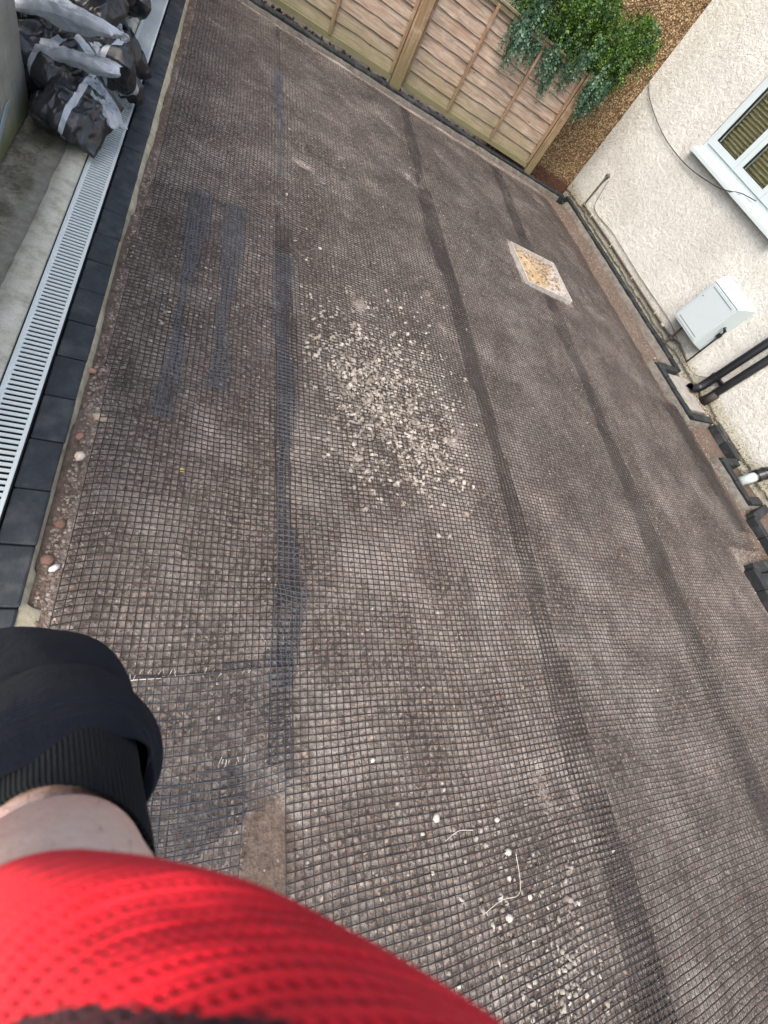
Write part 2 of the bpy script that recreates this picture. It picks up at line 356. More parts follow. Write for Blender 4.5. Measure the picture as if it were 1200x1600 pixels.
# ------------------------------------------------------------------ paving block row (one object each)
def block(name, L=.198, W=.098, D=.06, mat=None, label='', cat='paving block', group=None):
    b = MB(); b.box(-W / 2, W / 2, -L / 2, L / 2, -D, 0, .005, .0006)
    return tag(b.build(name, mat or MBLK), label, cat, group)
ORD = ['first', 'second', 'third', 'fourth', 'fifth', 'sixth', 'seventh', 'eighth', 'ninth', 'tenth', 'eleventh', 'twelfth', 'thirteenth', 'fourteenth', 'fifteenth', 'sixteenth', 'seventeenth', 'eighteenth', 'nineteenth', 'twentieth', 'twenty first', 'twenty second', 'twenty third', 'twenty fourth', 'twenty fifth', 'twenty sixth', 'twenty seventh', 'twenty eighth', 'twenty ninth', 'thirtieth', 'thirty first', 'thirty second', 'thirty third']
src = None; random.seed(9)
y = -1.576 + .2035 * 5; k = 5
while y < 6.5:
    lab = ORD[k - 9] + ' charcoal paving block up from the dark sleeve, beside the drain' if k > 8 else 'charcoal paving block hidden under the dark sleeve and red glove'
    if src is None: src = block('paving_block', label=lab, group='charcoal blocks edging the drain channel'); o = src
    else: o = src.copy(); col.objects.link(o); o['label'] = lab
    o.location = (-.386 + random.uniform(-.0015, .0015), y + .1, random.uniform(-.0015, .0015)); o.rotation_euler = (random.uniform(-.006, .006), random.uniform(-.01, .01), random.uniform(-.006, .006))
    y += .2035; k += 1

# ------------------------------------------------------------------ drain channel units
def drain():
    r = empty('drain_channel', (0, 0, 0), 'x', 'drain', 'pale slotted drain channels in a line beside the charcoal blocks')
    L = .9995; g = MB(); W = .058; z1 = .002; z0 = -.010
    g.box(-W, -W + .017, 0, L, z0, z1, .0015); g.box(W - .013, W, 0, L, z0, z1, .0015)
    p = .0235; p = L / 43; nb = 43
    for i in range(nb):
        a = i * p + .0055; g.box(-W + .0168, W - .0128, a, a + .0122, -.004, z1 - .0012)
    for i in range(nb // 2):          # small cast lugs on the left border
        a = i * p * 2 + .006; g.box(-W + .004, -W + .0115, a, a + .011, z1 - .001, z1 + .0012)
    g.build('grate', MWHITE, r)
    c = MB(); c.box(-W - .004, -W - .0006, 0, L, -.09, 0.0); c.box(W + .0006, W + .004, 0, L, -.09, 0.0); c.box(-W, W, 0, L, -.1, -.085)
    c.build('channel_body', MCH, r)
    return r
d0 = drain(); ords = ['nearest the person', 'in front of the leaning black sack', 'under the sack pile', 'second', 'third', 'fourth', 'fifth', 'sixth', 'seventh']
yj = [-1.3, -.3, .7, 1.7, 2.7, 3.7, 4.7, 5.7]
dl = {0: 'pale slotted drain channel unit beneath the person at the very bottom', 1: 'pale slotted drain channel unit hidden beside the dark sleeve', 2: 'nearest visible pale slotted drain channel unit at the left picture edge', 3: 'pale slotted drain channel unit running just in front of the sack pile',
      4: 'pale slotted drain channel unit under the corner of the front black sack', 5: 'pale slotted drain channel unit beside the middle of the sack pile', 6: 'pale slotted drain channel unit by the far part of the sack pile', 7: 'farthest pale slotted drain channel unit at the fence end'}
for i, yy in enumerate(yj):
    if i < 1: continue
    if i == 1: r = d0
    else:
        r = d0.copy(); col.objects.link(r)
        for c in d0.children:
            cc = c.copy(); col.objects.link(cc); cc.parent = r
    r.location = (-.502, yy, 0); r['label'] = dl[i]

# ------------------------------------------------------------------ stones
IC = []
ph = (1 + 5 ** .5) / 2
for a in (-1, 1):
    for b in (-ph, ph): IC += [(0, a, b), (a, b, 0), (b, 0, a)]
IC = np.array(IC, float); IC /= np.linalg.norm(IC[0])
from itertools import combinations
el = min(np.linalg.norm(IC[i] - IC[j]) for i, j in combinations(range(12), 2)) * 1.05
IF = []
for t in combinations(range(12), 3):
    if all(np.linalg.norm(IC[i] - IC[j]) < el for i, j in combinations(t, 2)):
        a, b, c = t
        IF.append((a, b, c) if np.dot(np.cross(IC[b] - IC[a], IC[c] - IC[a]), IC[a]) > 0 else (a, c, b))
IF = np.array(IF)
def stones(pos, size, seed, flat=.6, jit=.22):
    rg = np.random.default_rng(seed); n = len(pos)
    V = np.repeat(IC[None], n, 0) * (1 + rg.uniform(-jit, jit, (n, 12, 1)))
    sc = np.stack([rg.uniform(.75, 1.3, n), rg.uniform(.65, 1.05, n), rg.uniform(flat * .6, flat * 1.3, n)], -1)
    V = V * sc[:, None] * size[:, None, None]
    tl = rg.normal(0, .35, (n, 2)); V[..., 2] += V[..., 0] * tl[:, :1] + V[..., 1] * tl[:, 1:]
    a = rg.uniform(0, 6.283, n); ca = np.cos(a)[:, None]; sa = np.sin(a)[:, None]
    X = V[..., 0] * ca - V[..., 1] * sa; Y = V[..., 0] * sa + V[..., 1] * ca
    V = np.stack([X, Y, V[..., 2]], -1) + pos[:, None]
    F = (IF[None] + (np.arange(n) * 12)[:, None, None]).reshape(-1, 3)
    return V.reshape(-1, 3), F
def blob(cx, cy, sx, sy, n, seed, rot=0.):
    rg = np.random.default_rng(seed); p = rg.normal(0, 1, (n, 2)) * (sx, sy)
    c, s = math.cos(rot), math.sin(rot); return np.stack([cx + p[:, 0] * c - p[:, 1] * s, cy + p[:, 0] * s + p[:, 1] * c], -1)
ok = lambda p: (p[:, 0] > -.31) & (woff(p[:, 0], p[:, 1]) > .3) & (p[:, 1] < 6.45) & ~((abs(p[:, 0] - MANH[0]) < .4) & (abs(p[:, 1] - MANH[1]) < .4))
# heap of pale gravel in the middle (uneven: thinned by noise)
p = np.concatenate([blob(1.13, 1.72, .20, .26, 2300, 1), blob(1.02, 1.35, .18, .14, 300, 2), blob(.88, 2.05, .13, .14, 420, 41), blob(1.32, 1.4, .13, .17, 320, 42), blob(1.45, 2.1, .17, .22, 380, 3, .3), blob(1.2, 2.55, .2, .3, 150, 31), blob(.78, 2.25, .12, .18, 130, 32)])
p = p[(vn(p[:, 0] * 11, p[:, 1] * 11, 3) > -.75) & (p[:, 0] > .6)]
p2 = np.concatenate([blob(2.35, 4.25, .28, .35, 700, 5), blob(2.7, 4.55, .16, .14, 150, 6), blob(2.0, 3.3, .25, .5, 240, 7), blob(3.25, 1.9, .12, .8, 420, 8), blob(3.55, 1.2, .1, .7, 260, 9), blob(2.75, 1.9, .35, .5, 200, 33), blob(2.6, .9, .3, .6, 150, 34)])
p3 = np.concatenate([blob(1.28, -.42, .16, .12, 120, 10), blob(1.45, -.87, .15, .15, 520, 11), blob(1.5, -.7, .3, .2, 160, 12), blob(.1, 2.1, .12, .25, 110, 13), blob(-.13, 2.05, .05, .12, 50, 14), blob(.33, 2.35, .06, .3, 130, 15), blob(.6, 2.4, .15, .5, 160, 16), blob(-.22, 1.3, .05, .2, 40, 17), blob(.9, 3.9, .4, .7, 120, 35)])
p4 = np.stack([RNG.uniform(-.3, 5.2, 5200), RNG.uniform(-1.6, 6.4, 5200)], -1)
P = np.concatenate([p, p2, p3, p4]); sz = np.concatenate([(.005 + .0145 * RNG.uniform(0, 1, len(p)) ** 1.4), (.003 + .009 * RNG.uniform(0, 1, len(p2)) ** 1.6), (.003 + .012 * RNG.uniform(0, 1, len(p3)) ** 1.6), (.002 + .006 * RNG.uniform(0, 1, len(p4)) ** 3)])
m_ = ok(P); P = P[m_]; sz = sz[m_]
V, F = stones(np.column_stack([P, hg(P[:, 0], P[:, 1]) + sz * .2]), sz, 1)
tag(mesh('pale_gravel', V, F, MPALE), 'pale grey angular gravel lying loose under and on the black mesh', 'gravel', kind='stuff')
# brown-grey chips bedded in the base
n = 46000; P = np.stack([RNG.uniform(-.32, 5.3, n), -1.7 + 8.2 * RNG.uniform(0, 1, n) ** 1.7], -1)
e = np.stack([RNG.uniform(-.33, -.2, 3600), RNG.uniform(.1, 3.2, 3600)], -1); P = np.concatenate([P, e])
sz = RNG.uniform(.0028, .0095, len(P)) * np.where(RNG.uniform(0, 1, len(P)) > .93, 1.6, 1); m_ = ok(P) & ~((abs(P[:, 0] - .44) < .075) & (P[:, 1] < -.12) & (P[:, 1] > -.5) & (RNG.uniform(0, 1, len(P)) > .12)); P = P[m_]; sz = sz[m_]
V, F = stones(np.column_stack([P, hg(P[:, 0], P[:, 1]) - sz * .12]), sz, 2)
tag(mesh('stone_chips', V, F, MCHIP), 'brown and grey stone chips bedded in the compacted base', 'stone chips', kind='stuff')
def big_stone(x, y, r, colr, name, label, cat, dz=0, el=1.3, rot=0):
    V = IC * (1 + np.random.default_rng(int(abs(x * 991 + y * 77) * 10)).uniform(-.18, .2, (12, 1))); V = V * (r * el, r, r * .7)
    o = mesh(name, V, IF, m_conc(name + ' surface', tuple(tuple(min(255, int(c * f)) for c in colr) for f in (.78, 1, 1.1)), 60, False, .001))
    o.location = (x, y, float(hg(x, y)) + r * .4 + dz); o.rotation_euler = (.1, .15, rot); return tag(o, label, cat)
big_stone(-.284, 1.038, .019, (214, 200, 182), 'stone', 'cream white angular stone by the mesh edge next to the blocks', 'stone', .004, 1.2, 1.3)
big_stone(-.250, 1.235, .020, (188, 172, 154), 'stone', 'buff oval stone trapped under the raised mesh edge', 'stone', 0, 1.5)
big_stone(-.318, 1.46, .017, (158, 124, 110), 'brick_chip', 'pink brick chip tight against the charcoal blocks', 'brick chip', .004, 1.4, .4)
big_stone(-.300, 1.13, .016, (150, 116, 104), 'brick_chip', 'pink brick chip just above the cream stone', 'brick chip', 0, 1.3, 1.5)
big_stone(-.302, .628, .021, (126, 98, 86), 'stone', 'round reddish brown stone on the soil strip near the sleeve', 'stone', 0, 1.1)
big_stone(-.292, .76, .018, (120, 92, 80), 'stone', 'dark reddish stone half buried in the soil strip', 'stone', 0, 1.2)
big_stone(-.276, .598, .012, (226, 222, 216), 'stone', 'small bright white flake beside the reddish brown stone', 'stone', .006, 1.8, .8)
big_stone(-.150, .329, .009, (222, 218, 210), 'stone', 'small white pebble beside the dark sleeve', 'stone', .004)
big_stone(.82, -.079, .010, (196, 190, 180), 'stone', 'lone white pebble in the middle of the lower mesh', 'stone', .004)
for (x, y, r, l) in ((1.063, -.295, .017, 'large white pebble lying above the short white straw'), (1.343, -.348, .012, 'white pebble right of the large white pebble'), (1.367, -.456, .014, 'flat white stone at the top end of the bent straw'), (1.431, -.606, .012, 'white pebble right of the bent straw'), (1.313, -.64, .015, 'white pebble just below the bent straw')):
    big_stone(x, y, r, (184, 178, 168), 'stone', l, 'stone', .003, 1.2, x * 7)
big_stone(.065, 1.051, .010, (196, 164, 96), 'stone', 'small yellow ochre pebble under the left mesh', 'stone', .002, 1.3)

# ------------------------------------------------------------------ geogrid sheets
def grid(name, x0, x1, y0, y1, px, py, rot, seed, zoff, mask, mat, label, amp=1., wx=.0033, wy=.0039, ht=.0020, lift=None, shift=None, pivot=None):
    nx = int((x1 - x0) / px) + 1; ny = int((y1 - y0) / py) + 1
    # jittered strand positions
    I, J = np.meshgrid(np.arange(nx), np.arange(ny), indexing='ij'); rg = np.random.default_rng(seed)
    X = x0 + I * px; Y = y0 + J * py
    c, s = math.cos(rot), math.sin(rot); pc = pivot or ((x0 + x1) / 2, (y0 + y1) / 2)
    X, Y = pc[0] + (X - pc[0]) * c - (Y - pc[1]) * s, pc[1] + (X - pc[0]) * s + (Y - pc[1]) * c
    dx = amp * (.014 * fbm(X * 1.3, Y * .9, seed, 2) + .0018 * vn(X * 7, Y * 7, seed + 3))
    dy = amp * (.019 * fbm(X * 1.5, Y * .8, seed + 7, 2) + .0028 * vn(X * 6, Y * 6, seed + 11))
    X = X + dx; Y = Y + dy
    if shift: a, b = shift(X, Y); X = X + a; Y = Y + b
    Z = hg(X, Y) + zoff + .004 + .0035 * (1 + vn(X * 5, Y * 4, seed + 13)) + .001 * rg.uniform(-1, 1, X.shape)
    for q in range(34):
        sx, sy = rg.uniform(x0, x1), rg.uniform(y0, y1); g_ = np.exp(-((X - sx) ** 2 + (Y - sy) ** 2) / rg.uniform(.025, .07) ** 2); a_ = rg.uniform(0, 6.28); m_ = rg.uniform(.004, .012)
        X = X + g_ * m_ * math.cos(a_); Y = Y + g_ * m_ * math.sin(a_); Z = Z + g_ * rg.uniform(0, .008)
    Z = Z - .016 * np.clip(vn(X * 3.1, Y * 2.3, 91) * .6 + vn(X * 11, Y * 9, 92) * .5 - .28, 0, .6)
    if lift: Z = Z + lift(X, Y)
    ok = mask(X, Y) & (woff(X, Y) > .1)
    Vs = []; Fs = []; base = 0
    for ax in (0, 1):
        # strand runs along axis ax: profile across
        P3 = np.stack([X, Y, Z], -1)
        T = np.gradient(P3, axis=ax); T /= np.linalg.norm(T, axis=-1, keepdims=True) + 1e-9
        side = np.stack([-T[..., 1], T[..., 0], np.zeros_like(X)], -1); wv = (wy if ax == 0 else wx) / 2
        zz = .0006 if ax == 0 else 0.
        tri = np.stack([P3 + side * wv, P3 - side * wv, P3 + side * wv * .75 + np.array([0, 0, ht + zz]), P3 - side * wv * .75 + np.array([0, 0, ht + zz])], 2)
        vid = np.arange(nx * ny).reshape(nx, ny) * 4 + base
        if ax == 0: a, b, k = vid[:-1], vid[1:], ok[:-1] & ok[1:]
        else: a, b, k = vid[:, :-1], vid[:, 1:], ok[:, :-1] & ok[:, 1:]
        a = a[k]; b = b[k]
        Fs += [np.stack([a + 2, b + 2, b + 3, a + 3], -1), np.stack([a, b, b + 2, a + 2], -1), np.stack([a + 3, b + 3, b + 1, a + 1], -1)]
        Vs.append(tri.reshape(-1, 3)); base += nx * ny * 4
    V = np.concatenate(Vs); F = np.concatenate(Fs)
    used = np.zeros(len(V), bool); used[F.ravel()] = True; re = np.cumsum(used) - 1
    o = mesh(name, V[used], re[F], mat)
    return tag(o, label, 'mesh sheet', 'black plastic grid sheets laid over the base')
man = lambda X, Y: ~((abs(X - MANH[0]) < MANH[2] / 2 + .045) & (abs(Y - MANH[1]) < MANH[3] / 2 + .045))
def wav(Y, a, f, s): return a * vn(Y * f, Y * 0 + s, s)
def left_lift(X, Y):
    e = np.exp(-((X + .26) / .07) ** 2) * (.012 + .02 * np.clip(vn(Y * 2.2, Y * 0, 41), 0, 1)) + np.exp(-((X + .02) / .12) ** 2) * .012 * np.clip(vn(Y * 1.4, Y * 0 + 3, 43), 0, 1)
    fold = .022 * np.exp(-((Y - 1.42 - .4 * X) / .07) ** 2) * (X < .1)
    return e + fold + .006 * np.clip(vn(X * 9, Y * 2.2, 45), 0, 1)
bend = lambda X, Y: (.0 * X, .10 * np.clip(X - .1, 0, .6) ** 1.3 * np.exp(-((Y - .15) / .45) ** 2) - .03 * np.exp(-((X + .28) / .08) ** 2))
grid('geogrid_sheet', -.42, .60, .22, 3.06, .0246, .0255, .0, 1, .004, lambda X, Y: (X > -.285 + wav(Y, .022, 2.2, 4)) & (X < .545 + wav(Y, .035, 1.5, 6)) & (Y > .235 + .1 * np.clip(X - .28, 0, 1)) & (Y < 3.0 + .25 * np.clip(X, -.3, .4)), MNET,
     'left black grid sheet with its wavy raised edge along the blocks', lift=left_lift, shift=bend)
grid('geogrid_sheet', -.45, .60, -1.6, .42, .0238, .0262, .03, 2, .010, lambda X, Y: (X > -.29) & (X < .515) & (Y < .265 + .30 * np.clip(X - .22, 0, .3)) & ((Y > -.19 + .5 * (X - .37)) | (X < .10)), MBLUE,
     'near black grid sheet laid around the person’s sleeve'.replace('’', "'"), shift=bend)
grid('geogrid_sheet', -.45, .45, -1.6, .02, .0262, .0250, -.05, 22, .018, lambda X, Y: (X > -.29) & (X < .355) & (Y < -.045), MBLUE,
     'doubled black grid sheet ending left of the bare brown soil patch')
grid('geogrid_sheet', -.42, .55, 2.85, 6.6, .0246, .0245, .01, 3, .006, lambda X, Y: (X > -.27) & (X < .47) & (Y > 2.96 + .25 * np.clip(X, -.3, .4)) & (Y < 6.42), MNET,
     'far left grid sheet reaching from the dark seam to the fence')
grid('geogrid_sheet', .36, 2.1, -1.6, 6.7, .0288, .0245, .004, 4, .001, lambda X, Y: (X > .435 + wav(Y, .02, 1.4, 8) + .05 * (Y < -.05)) & (X < 1.985 + wav(Y, .02, 1.2, 9) + .05 * (Y < .3)) & (Y < 6.42), MNET,
     'widest middle grid sheet lying over the pale gravel heap')
grid('geogrid_sheet', 1.72, 3.5, -1.6, 6.7, .0290, .0247, -.008, 5, .006, lambda X, Y: (X > 1.815 + wav(Y, .035, 1.6, 10)) & (X < 3.38 + wav(Y, .02, 1.3, 11)) & (Y < 6.42) & man(X, Y), MNET,
     'grid sheet between the two long dark overlaps right of the gravel heap')
grid('geogrid_sheet', 3.1, 5.5, -1.6, 6.7, .0286, .0249, .007, 6, .009, lambda X, Y: (X > 3.19 + wav(Y, .035, 1.5, 12)) & (woff(X, Y) > .72 + .10 * vn(Y * .9, Y * 0, 5)) & (woff(X, Y) > .55 + .06 * (7 - Y) * (Y > 2.9)) & (X < 4.95) & (Y < 6.40) & man(X, Y) & ~((woff(X, Y) < 1.34) & (Y < 1.12)), MNET,
     'rightmost wide grid sheet running beside the house kerb')
grid('geogrid_sheet', 4.4, 5.3, .9, 3.2, .0270, .0240, -.055, 7, .014, lambda X, Y: (woff(X, Y) > .70) & (woff(X, Y) < .98 + .05 * vn(Y * 2, Y * 0, 6)) & (Y > 1.32) & (Y < 2.85), MNET,
     'narrow offcut strip of grid overlapping the right edge by the downpipe')
def crumple(X, Y): return .016 * np.clip(vn(X * 16, Y * 1.6, 61), -.2, 1) + .012
for (a, b, c_, d_, rt, sd, lb) in ((-.085, .015, 1.28, 3.0, .02, 71, 'crumpled bluish grid strip nearer the blocks in the left mesh'), (.105, .215, 1.50, 3.02, .035, 72, 'crumpled bluish grid strip further from the blocks in the left mesh')):
    grid('geogrid_strip', a - .02, b + .07, c_, d_, .0185, .0235, rt, sd, .012, (lambda a, b: lambda X, Y: (X > a + wav(Y, .03, 2.2, 3)) & (X < b + wav(Y, .04, 3.1, 5) - .08 * np.clip(1.9 - Y, 0, 1) + .05 * np.clip(Y - 2.6, 0, 1)))(a, b), MSTRIP, lb, amp=.9, wx=.0044, wy=.0034, lift=crumple)
# narrow overlaps at the left sheet's right edge and the far dark streak
grid('geogrid_strip', .40, .60, .2, 2.9, .0235, .0240, .01, 73, .012, lambda X, Y: (X > .435 + wav(Y, .03, 1.7, 7)) & (X < .535 + wav(Y, .05, 1.9, 8)) & (Y < 2.75), MSTRIP, 'long bluish overlap strip between the left mesh and the gravel heap')
grid('geogrid_strip', .38, .56, 3.3, 5.9, .0170, .0240, -.01, 74, .012, lambda X, Y: (abs(X - .455 - wav(Y, .012, 1.2, 9)) < .010 + .035 * np.clip((Y - 3.6) / 1.5, 0, 1) * (Y < 5.4)), MSTRIP, 'thin tapering blue black overlap strip toward the far fence')
# pale frayed ends and straws
MSTR = m_simple('white straw', (196, 192, 182), .6); random.seed(5)
def straw(pts, r, label, cat='straw'):
    b = MB(); z = lambda x, y: float(hg(x, y)) + .013
    q = spline([(x, y, z(x, y)) for x, y in pts], 5); b.tube(q, r, 6); tag(b.build('straw', MSTR), label, cat)
straw([(1.085, -.372), (1.15, -.352), (1.215, -.36)], .0013, 'short white straw lying on the mesh below the large white pebble')
straw([(1.200, -.605), (1.29, -.585), (1.372, -.588), (1.396, -.55), (1.401, -.466)], .0013, 'long bent white straw on the lower mesh')
straw([(-.065, .236), (0.0, .240), (.075, .243)], .0028, 'white frayed strip at the mesh seam beside the sleeve')
straw([(.80, 1.47), (.88, 1.57)], .002, 'short dark twig at the left rim of the gravel heap', 'twig'); bpy.data.objects['straw.003'].data.materials[0] = m_simple('dark twig', (70, 56, 46), .8); bpy.data.objects['straw.003'].name = 'twig'
fr = MB()
for k in range(40):
    if k < 26: x = random.uniform(-.05, .36); yb = .245; 
    elif k < 34: x = random.uniform(.25, .36); yb = -.03
    else: x = random.uniform(.38, .5); yb = .36
    a = random.uniform(-.6, .6); L = random.uniform(.006, .022); z = float(hg(x, yb)) + random.uniform(.016, .024); yb += random.uniform(-.012, .012)
    fr.tube([(x, yb, z), (x + L * math.sin(a), yb + L * math.cos(a), z + random.uniform(-.002, .006))], .0008, 4)
for k in range(40):
    s_ = random.uniform(4.2, 5.3); off = .66 + random.uniform(-.04, .05); x, y, _ = wl(s_, off); a = random.uniform(0, 6.28); L = random.uniform(.01, .035); z = float(hg(x, y)) + .016
    fr.tube([(x, y, z), (x + L * math.sin(a), y + L * math.cos(a), z + .006)], .0009, 4)
tag(fr.build('frayed_ends', MSTR), 'short white frayed strand ends along the cut mesh seams', 'strand ends', kind='stuff')

# ------------------------------------------------------------------ manhole frame with rubble
r = empty('manhole_frame', (MANH[0], MANH[1], -.05), 'square galvanised manhole frame filled with sandy rubble', 'manhole', rz=R(3))
b = MB(); hx, hy = MANH[2] / 2, MANH[3] / 2; t = .009
for (o_, zt) in ((0, .032),):
    X, Y = hx + o_, hy + o_
    b.box(-X, -X + t, -Y, Y, -.08, zt); b.box(X - t, X, -Y, Y, -.08, zt); b.box(-X + t, X - t, -Y, -Y + t, -.08, zt - .001); b.box(-X + t, X - t, Y - t, Y, -.08, zt - .001)
n_ = NT('galvanised steel'); gm = n_.fin(n_.ramp(n_.noise(30, 4), [(.3, s2l((170, 168, 164))), (.7, s2l((214, 212, 208)))]), .4, Metallic=.3)
b.build('frame', gm, r)
u, v = np.meshgrid(np.linspace(-hx + .010, hx - .010, 50), np.linspace(-hy + .010, hy - .010, 50), indexing='ij')
zz = .010 + .012 * fbm(u * 12, v * 12, 5, 3) - .022 * (abs(u + v - .05) < .03) * (vn(u * 30, v * 30, 3) > -.2) - .02 * np.clip(v - .2, 0, 1) / .1
i2 = np.arange(u.size).reshape(u.shape)
n_ = NT('sandy rubble'); c = n_.ramp(n_.noise(14, 6, .7), [(.3, s2l((122, 100, 72))), (.5, s2l((166, 144, 112))), (.72, s2l((196, 182, 156)))])
xx, yy, _ = n_.xyz(); c = n_.mix(n_.smooth(n_.math('SUBTRACT', xx, n_.math('MULTIPLY', yy, .5)), .05, .22), c, s2l((168, 162, 156)))
c = n_.mix(n_.ramp(n_.noise(70, 4, .7), [(.35, .6), (.5, 0.)]), c, s2l((112, 84, 58)))
sand = n_.fin(c, .9, n_.bump(n_.noise(90, 5, .7), .006, 1.))
mesh('rubble_fill', np.stack([u, v, zz], -1).reshape(-1, 3), np.stack([i2[:-1, :-1], i2[1:, :-1], i2[1:, 1:], i2[:-1, 1:]], -1).reshape(-1, 4), sand, r, True)
q = RNG.uniform(-1, 1, (260, 2)) * (hx - .04, hy - .04); q = q[(q[:, 0] + q[:, 1] > -.1) | (RNG.uniform(0, 1, 260) > .6)]; s_ = RNG.uniform(.005, .019, len(q))
V, F = stones(np.column_stack([q, np.full(len(q), .016)]), s_, 9)
mesh('rubble_lumps', V, F, m_stone('rubble lump', [(160, 140, 110), (186, 174, 152), (134, 112, 84), (182, 174, 166), (150, 143, 137)]), r)['kind'] = 'stuff'
# ------------------------------------------------------------------ kerbs
def kerb_run(pts, label, group, closed=False):
    label, tail = label.split('|')
    """blocks laid along a polyline; each block its own object"""
    global ksrc
    k = 0
    for a, b in zip(pts[:-1], pts[1:]):
        a = np.array(a); b = np.array(b); L = np.linalg.norm(b - a); d = (b - a) / L; n = max(1, round(L / .2)); st = L / n
        for i in range(n):
            o = ksrc.copy(); o.data = ksrc.data; col.objects.link(o)
            c = a + d * (i + .5) * st; o.location = (c[0], c[1], .018 + random.uniform(-.004, .004)); o.rotation_euler = (random.uniform(-.02, .02), random.uniform(-.01, .01), math.atan2(d[1], d[0]) + random.uniform(-.012, .012))
            o.scale = (st / .2, 1, 1); tag(o, ORD[k] + label + tail, 'kerb block', group); k += 1
kb = MB(); kb.box(-.098, .098, -.045, .045, -.1, 0, .006, .0008)
ksrc = mesh('kerb_block', kb.V, kb.F, MKB); random.seed(3)
kerb_run([(-.30, 6.56), (1.68, 6.60), (4.66, 6.70)], ' black kerb block from the left |in the row under the wooden fence', 'black kerb blocks under the fence')
K = lambda s, o: wl(s, o)[:2]
kerb_run([K(.30, .16), K(3.66, .16)], ' black kerb block from the far corner |in the straight row along the house wall', 'black kerb blocks along the house wall')
kerb_run([K(3.66, .22), K(3.66, .60), K(4.38, .60), K(4.38, .14)], ' black kerb block from the far end |of the box round the downpipe gully', 'black kerb blocks around the downpipe gully')
kerb_run([K(4.44, .10), K(4.92, .10)], ' black kerb block below the downpipe gully |before the white waste pipe', 'black kerb blocks between the two pipes')
kerb_run([K(4.95, .16), K(4.95, .48), K(5.42, .48), K(5.42, .2)], ' black kerb block from the far end |of the box round the white waste pipe', 'black kerb blocks around the white waste pipe')
kerb_run([K(5.50, .14), K(5.60, .58), K(6.02, .58)], ' black kerb block from the top |just below the white waste pipe box', 'black kerb blocks below the waste pipe')
kerb_run([K(6.08, .60), K(6.08, 1.24), K(7.4, 1.24)], ' black kerb block from the wall |round the lowest corner at the right edge', 'black kerb blocks round the lowest corner')
ksrc.name = 'kerb_block'; ksrc.location = (*K(6.1, .22), .028); ksrc.rotation_euler = (0, 0, WROT + 1.57); tag(ksrc, 'single black kerb block touching the house at the right picture edge', 'kerb block')
# dark slab infill inside lowest box
b = MB(); b.box(0, 1.3, -1.18, -.1, -.08, .016, .004); o = b.build('doorstep_slab', MKB); o.location = wl(6.14, 0, 0); o.rotation_euler = (0, 0, WROT); tag(o, 'dark slab inside the kerb corner at the right picture edge', 'slab')
# mortar haunching on the ground side of the kerbs
def fillet(pts, w0, name, label, zt=-.006, seed=1):
    Vb = []; Fb = []; P = []
    for a, b in zip(pts[:-1], pts[1:]):
        a = np.array(a); b = np.array(b); n = max(2, int(np.linalg.norm(b - a) / .03)); P += [a + (b - a) * i / n for i in range(n)]
    P.append(np.array(pts[-1])); P = np.array(P); T = np.gradient(P, axis=0); T /= np.linalg.norm(T, axis=1)[:, None]
    for k, (p_, t_) in enumerate(zip(P, T)):
        nr = np.array([-t_[1], t_[0]]); w1 = w0 * (.55 + .6 * float(fbm(k * .17, seed * 3.3, seed, 3)) + .25)
        for (o_, z) in ((.0, zt), (max(.01, w1) * .6, zt - .018), (max(.015, w1), -.072)): Vb.append((*(p_ + nr * o_), z + .003 * float(vn(k * .6, o_ * 40, seed))))
        if k:
            for q in range(2): a = (k - 1) * 3 + q; Fb.append((a, a + 1, a + 4, a + 3))
    o = mesh(name, Vb, Fb, MGREYM, smooth=True); o['kind'] = 'structure'
fillet([(4.55, 6.645), (1.68, 6.548), (-.30, 6.508)], .022, 'mortar_fillet', '', seed=2)
fillet([K(3.6, .215), K(.42, .215)], .085, 'mortar_fillet', '', seed=3)
fillet([K(4.43, .2), K(4.43, .655), K(3.61, .655), K(3.61, .25)], .065, 'mortar_fillet', '', seed=4)
fillet([K(5.47, .2), K(5.47, .535), K(4.90, .535), K(4.90, .2)], .05, 'mortar_fillet', '', seed=5)
# pale gully tray
b = MB(); b.box(.12, .64, -.545, -.02, -.07, -.004, .01); o = b.build('gully_tray', m_conc('gully concrete', ((110, 107, 102), (140, 137, 132), (158, 155, 150)), 9, True)); o.location = wl(3.62, 0, 0); o.rotation_euler = (0, 0, WROT); tag(o, 'pale concrete gully tray under the black downpipe', 'gully')
gp = np.array([wl(3.62 + RNG.uniform(.35, .8), abs(RNG.normal(.06, .06)) + .03, .0) for _ in range(60)]); V, F = stones(gp, RNG.uniform(.006, .022, 60), 77)
tag(mesh('gully_debris', V, F, m_stone('gully debris', [(60, 50, 42), (150, 130, 100), (90, 74, 58), (210, 204, 190)])), 'dirt and broken mortar bits heaped at the foot of the downpipes', 'debris', kind='stuff')

# ------------------------------------------------------------------ house
house = empty('house', wl(0, 0, 0), 'cream roughcast house wall with white window on the right', 'house', rz=WROT)
WS0, WS1, WZ0, WZ1 = 1.395, 3.02, 1.345, 2.45
ds = .0125; s_ = np.arange(0, 8.4, ds); z_ = np.concatenate([np.arange(-.1, 2.75, ds), [2.85, 3.2, 5.2]]); SS, ZZ = np.meshgrid(s_, z_, indexing='ij')
nz = vn(SS * 38 + 1.2 * vn(SS * 18, ZZ * 18, 3), ZZ * 42, 1) * .6 + .4 * vn(SS * 62, ZZ * 62, 2); off = .0038 * np.clip(nz + .15, -.5, 1) + .006 * fbm(SS * 2, ZZ * 2, 9, 2)
edge_r = .018 + .022 * fbm(SS * 5, SS * 0, 12, 4)                       # ragged lower edge of the render
off = off + .012 * (ZZ > edge_r)
off = np.where(ZZ < edge_r, off - .01 + .008 * vn(SS * 25, ZZ * 40, 14), off)
off[0, :] = 0.0
